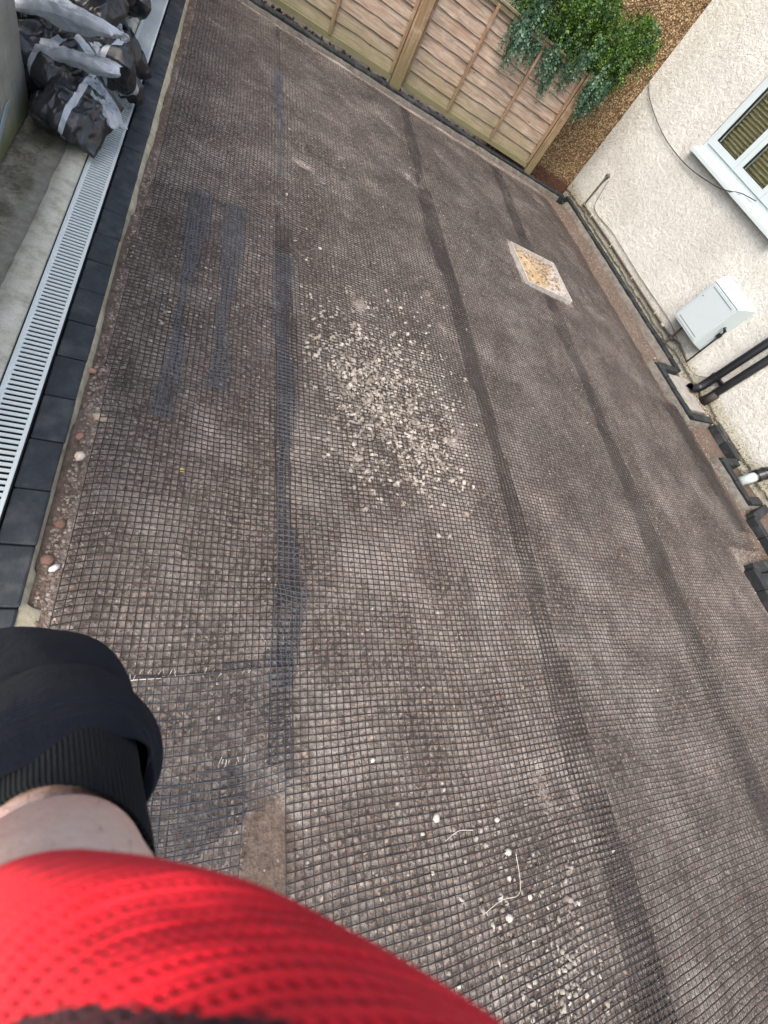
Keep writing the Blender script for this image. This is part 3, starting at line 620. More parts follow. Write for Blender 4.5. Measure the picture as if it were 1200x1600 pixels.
i2 = np.arange(SS.size).reshape(SS.shape); q = np.stack([i2[:-1, :-1], i2[1:, :-1], i2[1:, 1:], i2[:-1, 1:]], -1).reshape(-1, 4)
sc_ = SS[:-1, :-1].ravel(); zc_ = ZZ[:-1, :-1].ravel(); kk = ~((sc_ > WS0 - .006) & (sc_ < WS1 + .006) & (zc_ > WZ0) & (zc_ < WZ1))
V = np.stack([SS, -off, ZZ], -1).reshape(-1, 3)
mesh('rendered_wall', V, q[kk], MRND, house, True)
b = MB(); b.box(.012, 8.4, .13, .3, -.1, 5.2); b.box(.012, .03, -.0, .13, -.1, 5.2); b.build('wall_core', MRND, house)
# window (frame sits near the face of the render)
wf = MB()
def fr_rect(b, s0, s1, z0, z1, w, y0, y1, bev=.004):
    b.box(s0, s1, y0, y1, z0, z0 + w); b.box(s0, s1, y0, y1, z1 - w, z1); b.box(s0, s0 + w, y0, y1, z0 + w, z1 - w); b.box(s1 - w, s1, y0, y1, z0 + w, z1 - w)
fr_rect(wf, 1.400, 3.015, 1.352, 2.44, .045, -.006, .07)
sashes = [(1.446, 1.968), (1.972, 2.494), (2.498, 2.969)]
for a, c_ in sashes: fr_rect(wf, a, c_, 1.399, 2.394, .064, -.016, .055)
for a, c_ in sashes[:2]: wf.box(c_ - .003, c_ + .007, -.0045, .05, 1.397, 2.395)
win = wf.build('window', MFRAME, house)
n_ = NT('window glass'); g_ = n_.fin((.8, .85, .85), .02, Transmission_Weight=1., IOR=1.05, Specular_IOR_Level=.8)
n_ = NT('woven blind'); x, y, z = n_.xyz(); wv = n_.math('SINE', n_.math('MULTIPLY', z, 6.283 / .034)); c = n_.ramp(n_.math('MULTIPLY_ADD', wv, .5, .5), [(.15, s2l((104, 96, 66))), (.6, s2l((160, 150, 112)))])
c = n_.mix(n_.ramp(n_.noise(60, 3), [(.4, .4), (.7, 0.)]), c, s2l((92, 84, 58))); bl = n_.fin(c, .8, n_.bump(wv, .004))
for a, c_ in sashes:
    b = MB(); b.box(a + .064, c_ - .064, .02, .024, 1.463, 2.33); b.build('pane', g_, win)
    V = []; F = []; zs = np.arange(1.40, 2.40, .004)
    for k, z in enumerate(zs):
        yy = .088 + .006 * math.sin(z * 6.283 / .034)
        V += [(a - .02, yy, z), (c_ + .02, yy, z)]
        if k: F.append((2 * k - 2, 2 * k - 1, 2 * k + 1, 2 * k))
    mesh('blind', V, F, bl, win, True)
    g2 = MB(); w_ = .005; fr_rect(g2, a + .0645, c_ - .0645, 1.4635, 2.329, .006, -.010, .02); g2.build('gasket', MBLACKP, win)
b = MB(); b.box(1.345, 3.08, -.085, .0, 1.272, 1.300, .004); b.box(1.345, 3.08, -.085, -.072, 1.262, 1.273); b.box(1.372, 3.05, -.05, .02, 1.300, 1.326, .004); b.box(1.385, 3.035, -.022, .06, 1.326, 1.352, .004)
b.build('window_sill', MFRAME, house)

# black cable looping across the wall
MDK = m_simple('dark cable', (58, 54, 52), .6)
def wallpath(P): return [(s, -o, z) for s, z, o in P]
def wthing(name, mb, mat, label, cat, smooth=True):
    o = mb.build(name, mat, None, smooth); o.location = wl(0, 0, 0); o.rotation_euler = (0, 0, WROT); return tag(o, label, cat)
b = MB(); b.tube(spline(wallpath([(-.01, 1.42, .02), (.02, 1.384, .03), (.271, 1.271, .03), (.861, 1.163, .032), (1.448, 1.151, .034), (1.958, 1.215, .06), (2.18, 1.27, .095), (2.30, 1.33, .06), (2.497, 1.375, .03)]), 8), .0045, 6)
wthing('cable', b, MDK, 'thin dark cable looping from the house corner to the window sill', 'cable')
b = MB(); b.tube(spline(wallpath([(.60, .47, .03), (.655, .30, .028), (.70, .19, .026), (.847, .155, .026), (1.2, .18, .026), (1.515, .182, .028), (2.128, .165, .026), (2.7, .17, .026), (2.997, .165, .028), (3.4, .11, .05), (3.6, .085, .06), (3.76, .09, .05), (3.884, .17, .03)]), 6), .004, 6)
wthing('cable', b, m_simple('grey cable', (120, 114, 104), .6), 'thin grey cable running low on the wall beside the pipe', 'cable')
# gas pipe with clips and tee
MPIPE = m_simple('dull grey pipe', (92, 84, 78), .6)
r = wall_empty('gas_pipe', 0, 0, 'dull grey gas pipe along the wall base up to the meter box', 'pipe')
b = MB(); b.tube(wallpath([(.53, .50, .0), (.53, .485, .035), (.53, .44, .035), (.53, .12, .035), (.53, .095, .035), (.56, .088, .035), (1.3, .098, .033), (2.2, .09, .034), (3.0, .085, .035), (3.16, .09, .035)]), .012, 8)
b.tube(wallpath([(3.16, .09, .035), (3.3, .13, .05), (3.5, .11, .06), (3.565, .10, .06)]), .011, 8)
b.tube(wallpath([(3.165, .30, .06), (3.165, .10, .037), (3.165, -.02, .05), (3.165, -.03, .11)]), .014, 8); b.build('pipe', MPIPE, r, True)
b = MB(); b.tube(wallpath([(3.57, .09, .06), (3.57, .55, .105), (3.57, .56, .10)]), .010, 8); b.tube(wallpath([(3.57, .545, .105), (3.54, .575, .135)]), .016, 6); b.build('lead', MBLACKP, r, True)
b = MB()
for s in (.8, 1.45, 2.1, 2.75): b.box(s - .008, s + .008, -.05, 0, .075, .115, .003)
b.tube(wallpath([(2.93, .085, .034), (2.98, .085, .034)]), .018, 8); b.build('clip', m_simple('pale clip', (190, 184, 172), .5), r)
b = MB(); b.tube(wallpath([(.53, .11, .035), (.53, .085, .035), (.555, .085, .035)]), .017, 8); b.tube(wallpath([(3.12, .09, .035), (3.21, .09, .035)]), .018, 8); b.tube(wallpath([(.53, .5, .0), (.53, .485, .04)]), .03, 8); b.build('elbow', MPIPE, r, True)

# meter box: splayed white cover
r = wall_empty('meter_box', 3.27, 0, 'white splayed gas meter box on the cream wall', 'meter box')
def hexa(b, back, front, yb, yf):
    (a0, a1, c0, c1), (d0, d1, e0, e1) = back, front
    V = [(a0, yb, c0), (a1, yb, c0), (a1, yb, c1), (a0, yb, c1), (d0, yf, e0), (d1, yf, e0), (d1, yf, e1), (d0, yf, e1)]
    b.add(V, [(4, 5, 6, 7), (0, 4, 7, 3), (5, 1, 2, 6), (7, 6, 2, 3), (0, 1, 5, 4), (0, 3, 2, 1)])
b = MB(); hexa(b, (-.30, .29, .25, .85), (-.235, .225, .275, .765), -.005, -.195); bx_ = b.build('cover', m_plastic('meter box white', (184, 196, 199), .4, .1), r)
mo = bx_.modifiers.new('bevel', 'BEVEL'); mo.width = .006; mo.segments = 2
b = MB(); b.box(-.212, .205, -.200, -.194, .295, .748, 0); dr = b.build('door', m_plastic('meter door white', (188, 200, 203), .38, .1), r); mo = dr.modifiers.new('bevel', 'BEVEL'); mo.width = .003; mo.segments = 2
b = MB(); b.box(-.185, .178, -.2022, -.2001, .325, .330); b.box(-.185, .178, -.2022, -.2001, .716, .721); b.box(-.225, .215, -.1962, -.1952, .752, .758); b.build('groove', m_simple('groove grey', (96, 104, 112), .6), dr)
b = MB(); b.tube([(-.185, -.2, .60), (-.185, -.2035, .60)], .008, 10); b.build('lock', m_simple('lock grey', (130, 134, 136), .4), dr)
b = MB(); b.box(.262, .302, -.10, -.055, .46, .505, .003); b.build('vent_notch', MBLACKP, r)

# downpipes
r = wall_empty('downpipe', 0, 0, 'thick black downpipe ending in a curved shoe over the gully', 'downpipe')
b = MB(); b.tube(wallpath([(3.95, 3.2, .085), (3.95, .19, .085), (3.95, .13, .088)]), .047, 16); b.build('pipe', MBLACKP, r, True)
b = MB(); b.tube(wallpath([(3.95, .25, .085), (3.95, .10, .087), (3.95, .06, .11), (3.94, .035, .155), (3.93, .02, .215)]), .052, 16, False); b.build('shoe', MBLACKP, r, True)
b = MB(); b.tube(wallpath([(3.95, .235, .085), (3.95, .265, .085)]), .058, 16); b.box(3.93, 4.05, -.05, 0, .225, .262, .004); b.build('bracket', MBLACKP, r, False)
r = wall_empty('downpipe', 0, 0, 'thinner black soil pipe right behind the thick downpipe', 'downpipe')
b = MB(); b.tube(wallpath([(4.10, 3.2, .05), (4.10, .10, .05), (4.09, -.03, .06)]), .047, 14); b.build('pipe', MBLACKP, r, True)
b = MB(); b.tube(wallpath([(4.118, .16, .05), (4.113, .02, .052)]), .050, 14); b.build('socket', m_simple('dirty socket', (52, 46, 42), .7), r, True)
# white waste pipe with black clamp coupling
r = wall_empty('waste_pipe', 0, 0, 'short white waste pipe with a black rubber coupling leaving the wall', 'waste pipe')
b = MB(); b.tube(wallpath([(5.17, -.03, .30), (5.17, .10, .19)]), .05, 18); b.build('white_stub', m_plastic('white pipe plastic', (180, 192, 192), .35, .25, (140, 132, 104)), r, True)
b = MB(); b.tube(wallpath([(5.17, .085, .20), (5.17, .15, .15), (5.17, .19, .05), (5.17, .19, -.02)]), [.062, .066, .066, .066], 18)
for q in ((.10, .19), (.145, .15)): b.tube(wallpath([(5.17, q[0] - .006, q[1] + .005), (5.17, q[0] + .008, q[1] - .006)]), .070, 18)
b.box(5.15, 5.19, -.20, -.10, .20, .235, .004); b.build('coupling', MBLACKP, r, False)

# ------------------------------------------------------------------ brown pebbledash wall behind
b = MB(); X, Z = np.meshgrid(np.arange(3.4, 4.93, .02), np.arange(-.15, 3.6, .02), indexing='ij')
Yw = 7.135 + .012 * vn(X * 50, Z * 50, 5) + .01 * fbm(X * 3, Z * 3, 3, 2); i2 = np.arange(X.size).reshape(X.shape)
r = empty('pebbledash_wall', (0, 0, 0), 'brown pebbledash wall beyond the fence end', 'wall')
mesh('wall_face', np.stack([X, Yw, Z], -1).reshape(-1, 3), np.stack([i2[:-1, :-1], i2[1:, :-1], i2[1:, 1:], i2[:-1, 1:]], -1).reshape(-1, 4), MPEB, r, True)
b = MB(); b.box(3.395, 4.94, 7.17, 7.5, -.15, 3.6); b.build('wall_core', MPEB, r)

# ------------------------------------------------------------------ fence
def slat_mesh(L, h, seed):
    """one waney-edged feather slat, length L along x, height h, lapped (thicker at the bottom)"""
    n = 60; V = []; F = []
    for i in range(n + 1):
        x = L * i / n; wv = .010 * float(fbm(x * 2.2, seed * 1.7, seed, 3)) + .004 * float(vn(x * 9, seed, seed))
        for (y, z) in ((.003, h), (-.015, .0 + wv), (-.004, -.004 + wv), (.010, h)): V.append((x, y - .003 * float(vn(x * 3, z * 3 + seed, seed)), z))
        if i:
            for q in range(4): a = (i - 1) * 4 + q; b = (i - 1) * 4 + (q + 1) % 4; F.append((a, a + 4, b + 4, b))
    F += [(0, 1, 2, 3), (n * 4 + 3, n * 4 + 2, n * 4 + 1, n * 4)]
    return V, F
fence = empty('wooden_fence', (0, 6.68, 0), 'weathered lapped timber fence with posts along the top of the photo', 'fence')
def panel(x0, x1, Y, zb, zt, bats, label):
    L = x1 - x0; pitch = .112; k = 0; z = zb + .045; AV = []; AF = []
    while z < zt - .03:
        V, F = slat_mesh(L - .02, min(pitch + .022, zt - z), k + int(x0 * 10) + 3); n0 = len(AV); tl = random.uniform(-.003, .003)
        AV += [(x + .01, y - (zz) * .03, zz + z + x * tl) for x, y, zz in V]; AF += [tuple(i + n0 for i in f) for f in F]; z += pitch; k += 1
    r = mesh('fence_panel', AV, AF, MFENCE, fence); r.location = (x0, Y - 6.68, 0); r['label'] = label
    for bx in bats:
        b = MB(); b.box(bx - x0 - .017, bx - x0 + .017, -.046, -.019, zb + .04, zt - .02, .003, .001); b.build('batten', MBAT, r)
    b = MB(); b.box(0, L, -.040, -.018, zb, zb + .052, .004, .001); b.build('bottom_rail', MGRAV, r)
    b = MB(); b.box(0, L, -.040, -.018, zt - .045, zt - .0015, .004, .001); b.box(-.001, L + .001, -.05, .02, zt + .001, zt + .02, .003); b.build('top_rail', MGRAV, r)
    for a in (.001, L - .034):
        b = MB(); b.box(a, a + .033, -.044, -.017, zb + .053, zt - .046, .003); b.build('side_rail', MBAT, r)
    return r
random.seed(2)
panel(-.08, 1.715, 6.68, .05, 1.07, (.36, .96), 'left lapped panel cut by the top picture edge')
panel(1.855, 3.83, 6.70, .055, 1.09, (2.49, 3.17), 'weathered lapped panel under the overhanging bush')
panel(-1.95, -.19, 6.66, .05, 1.07, (-1.3, -.7), 'far left panel behind the sacks')
def post(x, Y, w, h, label):
    b = MB(); b.box(-w / 2, w / 2, -.05, .05, -.12, h, .006, .001); o = b.build('fence_post', MPOST, fence); o.location = (x, Y - 6.68, 0); o['label'] = label; return o
post(1.785, 6.645, .125, 1.25, 'thick post between the two panels')
post(3.895, 6.70, .10, 1.13, 'end post beside the brown wall')
post(-.135, 6.66, .10, 1.2, 'post at the left end near the sacks')
# dark bed of rubble under the fence
q = np.stack([RNG.uniform(-.3, 4.85, 900), RNG.uniform(6.66, 7.05, 900)], -1); V, F = stones(np.column_stack([q, np.full(900, -.07)]), RNG.uniform(.008, .03, 900), 21)
tag(mesh('dark_rubble', V, F, m_stone('dark rubble', [(24, 22, 20), (52, 46, 40), (34, 30, 26), (90, 84, 74)])), 'dark soil and rubble in the gap beneath the fence panels', 'rubble', kind='stuff')

# ------------------------------------------------------------------ left board wall
n_ = NT('grey green boards'); x, y, z = n_.xyz(); c = n_.ramp(n_.noise(3, 5, .6, vec=n_.scaled((1, 1, 3))), [(.3, s2l((142, 141, 131))), (.7, s2l((172, 170, 160)))])
c = n_.mix(n_.smooth(n_.math('ADD', z, n_.math('MULTIPLY', n_.noise(5, 3), .12)), .26, .04), c, s2l((92, 96, 50)))
c = n_.mix(n_.ramp(n_.noise(2.5, 5, .7, vec=n_.scaled((1, 9, 1))), [(.55, 0.), (.7, .35)]), c, s2l((88, 84, 72))); mbw = n_.fin(c, .8, n_.bump(n_.noise(8, 5, .7, vec=n_.scaled((1, 8, 1))), .003))
r = empty('board_wall', (-.87, 2.2, 0), 'grey green boarded wall at the upper left edge', 'wall')
b = MB()
for k in range(12): b.box(-.025, .028 + random.uniform(-.001, .001), -1.9 + k * .229, -1.9 + (k + 1) * .229 - .0035, .012, 2.2, .003)
b.build('boards', mbw, r)
b = MB(); b.box(-.045, -.027, -1.9, .84, 0, 2.2); b.build('backing', mbw, r)
b = MB()
V = [(.030, .10, .03), (.030, .16, .03), (.030, .56, .165), (.030, .50, .17)]; V2 = [(x + .006, y, z) for x, y, z in V]
b.add(V + V2, [(4, 5, 6, 7), (0, 1, 5, 4), (1, 2, 6, 5), (2, 3, 7, 6), (3, 0, 4, 7), (0, 3, 2, 1)]); b.build('pale_tape', m_simple('pale blue tape', (150, 168, 170), .5), r)
b = MB(); b.box(-2.2, -1.02, 3.15, 6.5, 0, 2.0, .01); tag(b.build('dark_gap_wall', m_conc('dark gap filler', ((40, 38, 34), (56, 54, 48), (70, 68, 60)), 5, False)), 'dark wall added behind the sack pile to fill the black gap', 'wall')  # added dark box that keeps the gap past the boards black

# ------------------------------------------------------------------ sacks
def sack(name, L, W, T, seed, loc, rot, mat, label, crease=1., cat='sack', group=None, pinch=.35, curl=0.):
    n = 110; m = 84; u, v = np.meshgrid(np.linspace(-1, 1, n), np.linspace(-1, 1, m), indexing='ij')
    pr = (np.clip(1 - abs(u) ** 3.2, 0, 1) ** .55) * (np.clip(1 - abs(v) ** 2.6, 0, 1) ** .55)
    Vs = []; Fs = []; uvs = []
    for sgn in (1, -1):
        rd = 1 - abs(fbm(u * 1.6 + seed, v * 1.9, seed, 3)) * 2.2; rd2 = 1 - abs(vn(u * 4.3 + seed, v * 3.1 + u * 2, seed + 5)) * 2
        rd3 = 1 - abs(fbm(u * 2.6 + v * 1.5 + seed, v * 2.6 - u * .8, seed + 7, 2)) * 3; h = T / 2 * pr * (1 + .35 * fbm(u * 1.4, v * 1.4, seed + 2, 2)) + crease * T * .15 * pr ** .35 * (rd * 1.1 + .55 * rd2 + .15 * rd3)
        x = L / 2 * u * (1 - .10 * (1 - abs(u)) * 0) ; y = W / 2 * v * (1 - pinch * .35 * (1 - v * v) * abs(u) ** 4) * (1 - .10 * fbm(u * 2.5, v * 0 + seed, seed, 2))
        x = x * (1 - .08 * fbm(v * 2.5, u * 0, seed + 9, 2)); z = sgn * h * (1 if sgn > 0 else .8)
        z = z + curl * (u ** 2) * L * .3 + .05 * L * vn(u * 1.2 + seed, v * 1.2, seed + 4)
        Vs.append(np.stack([x, y, z], -1).reshape(-1, 3)); uvs.append(np.stack([(u + 1) / 2, (v + 1) / 2], -1).reshape(-1, 2))
        i2 = np.arange(u.size).reshape(u.shape) + (0 if sgn > 0 else u.size); q = np.stack([i2[:-1, :-1], i2[1:, :-1], i2[1:, 1:], i2[:-1, 1:]], -1).reshape(-1, 4)
        Fs.append(q if sgn > 0 else q[:, ::-1])
    V = np.concatenate(Vs); F = np.concatenate(Fs); o = mesh(name, V, F, mat, None, True)
    uv = np.concatenate(uvs); ul = o.data.uv_layers.new(name='UVMap'); ul.data.foreach_set('uv', uv[F.ravel()].astype(np.float32).ravel())
    o.location = loc; o.rotation_euler = tuple(R(a) for a in rot); return tag(o, label, cat, group)
GS = 'black and pale sacks heaped against the left wall'
sack('rubble_sack', .42, .27, .12, 3, (-.605, 2.99, .150), (16, -16, 78), MBAG, 'glossy black sack with a pale band at the front of the heap', .9, group=GS)
sack('rubble_sack', .42, .28, .14, 5, (-.69, 3.06, .06), (0, 6, 100), MBAG, 'dark sack squashed beneath the front banded sack', 1.1, group=GS)
sack('rubble_sack', .50, .34, .17, 8, (-.73, 3.24, .24), (18, -8, 64), MBAG, 'black sack with a pale band under the grey plastic roll', 1.2, group=GS)
sack('folded_sack', .50, .11, .06, 11, (-.68, 3.11, .44), (8, -14, -14), MPB, 'long pale grey rolled sack lying across the front of the heap', 1., 'sack', GS)
sack('folded_sack', .40, .10, .05, 12, (-.62, 3.03, .33), (0, -18, -18), MPB, 'pale blue grey rolled sack just below the long grey one', 1., 'sack', GS)
sack('folded_sack', .28, .11, .05, 13, (-.53, 3.05, .20), (-8, 20, -40), MPB, 'short pale folded sack drooping over the drain grate', 1., 'sack', GS)
sack('folded_sack', .44, .12, .07, 14, (-.76, 3.42, .58), (6, -10, -20), MPB, 'pale grey rolled sack highest on the left of the heap', 1., 'sack', GS)
sack('rubble_sack', .46, .34, .16, 17, (-.68, 3.40, .38), (30, -32, 75), MBAG, 'tall black sack standing behind the long grey roll', 1., group=GS)
sack('rubble_sack', .44, .30, .16, 19, (-.56, 3.42, .2), (12, 38, 84), MBAG, 'black sack with pale patches leaning over the grate edge', 1.6, group=GS)
sack('rubble_sack', .42, .34, .18, 23, (-.62, 3.80, .16), (6, 20, 66), MBAG, 'small rounded black sack beside the grate midway along the heap', 1.5, group=GS)
sack('rubble_sack', .50, .36, .20, 29, (-.72, 3.75, .42), (-10, -12, 40), MBAG, 'crumpled black sack high in the middle of the heap', 1.5, group=GS)
sack('rubble_sack', .48, .34, .20, 31, (-.66, 4.2, .28), (14, 22, 110), MBAG, 'bulging black sack reaching furthest over the grate', 1.1, group=GS)
sack('rubble_sack', .48, .36, .22, 37, (-.80, 4.15, .50), (8, -18, 20), MBAG, 'black sack with pale creases at the top of the heap', 1.6, group=GS)
for (l_, q_) in (('narrow pale flap of plastic hanging between two black sacks', (-.56, 3.28, .30, 60, 20)), ('pale crumpled flap of plastic on the grate side of the heap', (-.53, 3.55, .30, 85, 40)), ('pale strip of plastic near the top edge above the grate', (-.60, 4.05, .40, 70, 25))):
    sack('plastic_flap', .26, .08, .035, int(q_[3]), (q_[0], q_[1], q_[2]), (q_[4], 10, q_[3]), MPB, l_, 1.6, 'plastic flap', GS)
for k in range(9):
    sack('rubble_sack', .5, .38, .24, 41 + k * 3, (-.84 + .10 * (k % 3 - .6), 4.3 + .27 * k * .8, .14 + .2 * (k % 3)), (random.uniform(-20, 20), random.uniform(-20, 20), random.uniform(0, 180)), MBAG, 'one of the glossy black sacks at the far end of the heap', 1.4, group='far glossy black sacks in the heap')
for k in range(3):
    sack('rubble_sack', .5, .4, .26, 91 + k * 3, (-.93, 3.3 + .4 * k, .14), (0, 10, 90), MBAG, 'one of the black sacks squashed against the added dark wall under the heap', 1.2, group='black sacks under the heap')

# ------------------------------------------------------------------ overhanging bush
tree = empty('overhanging_bush', (3.5, 7.02, 0), 'leafy green and blue green bush hanging over the fence', 'bush')
b = MB(); random.seed(12)
b.tube(spline([(0, .0, -.1), (.05, -.02, .5), (.0, .0, 1.0), (.08, -.02, 1.5), (.05, 0, 2.1)], 6), [.05 - .001 * i for i in range(25)], 8)
for k in range(14):
    a = random.uniform(0, 6.28); z0 = random.uniform(.7, 1.7); e = (random.uniform(-.8, .9), random.uniform(-.3, .1), z0 + random.uniform(.1, .6))
    b.tube(spline([(.03, 0, z0), ((e[0]) * .5, e[1] * .5, z0 + .2), e], 5), .007, 5)
b.build('trunk', m_simple('bark', (88, 70, 52), .9), tree, True)
def leaves(n_tw, spec, seed, L0, L1, lw):
    rg = np.random.default_rng(seed); V = []; F = []
    for k in range(n_tw):
        x, y, z, dn, ln = spec(rg); d = np.array([rg.normal(0, .45), rg.normal(-.15, .3), -dn]); d /= np.linalg.norm(d); p = np.array([x, y, z]); nn = int(ln / .016)
        side = np.cross(d, [rg.normal(), rg.normal(), rg.normal()]); side /= np.linalg.norm(side) + 1e-6; up = np.cross(side, d)
        for i in range(nn):
            d = d + np.array([0, 0, -.035]); d /= np.linalg.norm(d); p = p + d * .016
            sgn = 1 if i % 2 else -1; L = rg.uniform(L0, L1) * (1 - .5 * i / nn); dr = side * sgn * rg.uniform(.6, 1) + d * .5 + up * rg.normal(0, .4); dr /= np.linalg.norm(dr); wv = np.cross(dr, up); wv /= np.linalg.norm(wv) + 1e-6
            m0 = p + dr * L * .5 + up * L * .12; j = len(V)
            V += [p, m0 + wv * L * lw, p + dr * L, m0 - wv * L * lw]; F += [(j, j + 1, j + 2), (j, j + 2, j + 3)]
    return np.array(V), np.array(F)
def inB(rg):
    # a low spreading crown with clumps and gaps
    while True:
        x = rg.uniform(-.80, 1.0); z = rg.uniform(.98, 1.78); y = rg.uniform(-.38, .08)
        lo = 1.10 + .10 * math.sin(x * 7) + max(0, x - .62) * 1.5
        if z > lo and z < 1.70 + .10 * math.sin(x * 9 + 1) and vn(x * 3.6, z * 3.6 + y * 3, 7) > -.42: return x, y, z
vg = lambda rg: (*inB(rg), rg.uniform(.1, 1.2), rg.uniform(.10, .22))
V, F = leaves(2500, vg, 1, .024, .050, .30); mesh('green_leaves', V, F, m_leaf('green leaf', ((30, 54, 20), (60, 96, 34), (116, 148, 58)), .3), tree)
def hang(rg):
    c = [(-.72, 1.14), (-.60, 1.08), (-.62, 1.30), (-.22, 1.10), (-.10, 1.05), (.06, 1.16), (.12, 1.22), (.42, 1.08), (.50, 1.05), (.56, 1.10), (.60, 1.16), (-.45, 1.12)][rg.integers(12)]
    return c[0] + rg.normal(0, .045), -.36 + rg.normal(0, .05), c[1] + rg.normal(0, .07), 3., rg.uniform(.16, .34)
V, F = leaves(230, hang, 2, .034, .056, .36); mesh('blue_green_leaves', V, F, m_leaf('blue green leaf', ((44, 72, 54), (72, 104, 82), (118, 146, 122)), .2), tree)
vb = lambda rg: (*(lambda q: (q[0], q[1] - .06, q[2]))(inB(rg)), rg.uniform(.8, 2.), rg.uniform(.12, .25))
V, F = leaves(260, vb, 3, .030, .050, .34); mesh('blue_green_leaves', V, F, m_leaf('blue green inner leaf', ((40, 68, 42), (66, 98, 64), (104, 134, 96)), .2), tree)

# ------------------------------------------------------------------ the person's arm (holds the camera)
person = empty('person', (-.05, -.05, 0), "person's forearm in a dark sleeve and red knitted glove at the lower left", 'person')
def loft(name, rings, mat, parent, n=72, sub=10, fold=None, cap=False):
    """rings: (centre, normal-ish, a, b, up) -> smooth closed tube; uv in metres"""
    K = len(rings); C = spline([r[0] for r in rings], sub); A = spline([(r[1], r[2], 0) for r in rings], sub); C = np.array(C); A = np.array(A)
    T = np.gradient(C, axis=0); T /= np.linalg.norm(T, axis=1)[:, None]; U = None; V = []; uv = []; dist = 0
    for i in range(len(C)):
        if U is None: U = np.array([1., 0, 0])
        U = U - T[i] * np.dot(U, T[i]); U /= np.linalg.norm(U); W = np.cross(T[i], U)
        if i: dist += np.linalg.norm(C[i] - C[i - 1])
        for k in range(n + 1):
            a = 2 * math.pi * k / n; rr = 1. if fold is None else 1 + fold(a, dist, i / (len(C) - 1))
            V.append(C[i] + (U * math.cos(a) * A[i][0] + W * math.sin(a) * A[i][1]) * rr); uv.append((a * .04, dist))
    m1 = n + 1; F = [(i * m1 + k, i * m1 + k + 1, (i + 1) * m1 + k + 1, (i + 1) * m1 + k) for i in range(len(C) - 1) for k in range(n)]
    if cap: F += [tuple(range(n, -1, -1)), tuple((len(C) - 1) * m1 + k for k in range(n + 1))]
    o = mesh(name, V, F, mat, None, True); ul = o.data.uv_layers.new(name='UVMap')
    li = np.zeros(len(o.data.loops), np.int32); o.data.loops.foreach_get('vertex_index', li); ul.data.foreach_set('uv', np.array(uv, np.float32)[li].ravel())
    o.parent = parent; o.matrix_parent_inverse = Matrix.Translation(-Vector(parent.location)); return o
n_ = NT('skin'); c = n_.ramp(n_.noise(18, 5, .6), [(.3, s2l((230, 178, 164))), (.5, s2l((242, 204, 188))), (.75, s2l((250, 224, 208)))])
c = n_.mix(n_.ramp(n_.noise(150, 4, .7, vec=n_.scaled((1, 1, 3))), [(.35, .3), (.5, 0.)]), c, s2l((222, 150, 138)))
hair = n_.ramp(n_.noise(60, 3, .6, vec=n_.scaled((5, 5, .8)), dist=1.), [(.62, 0.), (.67, .5)]); c = n_.mix(hair, c, s2l((170, 128, 100)))
MSK = n_.fin(c, .5, n_.bump(n_.noise(220, 5, .7, dist=.6), .0016, 1.), Subsurface_Weight=.12, Subsurface_Radius=(.01, .004, .002), Specular_IOR_Level=.4)
def m_knit(name, cs, ang, rows, rough=.95, depth=.0006):
    n = NT(name); uv = n.node('ShaderNodeUVMap', uv_map='UVMap').outputs[0]; u, v, _ = n.xyz(uv)
    a = n.math('SINE', n.math('MULTIPLY', u if ang == 'u' else v, 6.2832 / rows)); b2 = n.noise(900, 3, .6)
    c = n.ramp(n.noise(14, 5, .6), [(.3, s2l(cs[0])), (.7, s2l(cs[1]))]); c = n.mix(n.ramp(a, [(.0, .0), (.9, .0), (1., .15)]), c, s2l(cs[2]))
    c = n.mix(n.ramp(n.noise(30, 4, .7, vec=n.scaled((1, 1, .4))), [(.62, 0.), (.8, .5)]), c, s2l(cs[2]))
    nb = n.bump(a, depth, 1.); nb = n.bump(b2, .0005, .8, nb); nb = n.bump(n.noise(34, 4, .6, dist=.8), .004, .6, nb); return n.fin(c, rough, nb, Specular_IOR_Level=.12, Sheen_Weight=.04)
MNAVY = m_knit('navy sweatshirt cloth', ((14, 18, 27), (23, 28, 38), (44, 50, 60)), 'v', .0013, depth=.00016); MCUFF = m_knit('black ribbed cuff', ((20, 24, 27), (28, 33, 37), (58, 63, 67)), 'u', .0026, depth=.0009)
# red glove: knit with rows of small dark holes
n_ = NT('red knit glove'); uv = n_.node('ShaderNodeUVMap', uv_map='UVMap').outputs[0]; u, v, _ = n_.xyz(uv)
vw = n_.math('ADD', v, n_.math('MULTIPLY', n_.math('SUBTRACT', n_.noise(2.5, 2, .5, vec=uv), .5), .06))
v2 = n_.math('DIVIDE', vw, .068); cellv = n_.math('FLOOR', v2); fv = n_.math('SUBTRACT', n_.math('FRACT', v2), .5)
u2 = n_.math('ADD', n_.math('MULTIPLY', u, 118.), n_.math('MULTIPLY', cellv, .5)); fu = n_.math('SUBTRACT', n_.math('FRACT', u2), .5)
fus = n_.math('ADD', fu, n_.math('MULTIPLY', fv, .9))
dd = n_.math('SQRT', n_.math('ADD', n_.math('MULTIPLY', n_.math('MULTIPLY', fus, fus), 2.2), n_.math('MULTIPLY', n_.math('MULTIPLY', fv, fv), 1.5)))
act = n_.math('MULTIPLY', n_.smooth(v, .12, .42), n_.ramp(n_.noise(9, 2, vec=uv), [(.35, .35), (.6, 1.)])); hole = n_.math('MULTIPLY', n_.smooth(dd, .42, .12), act)
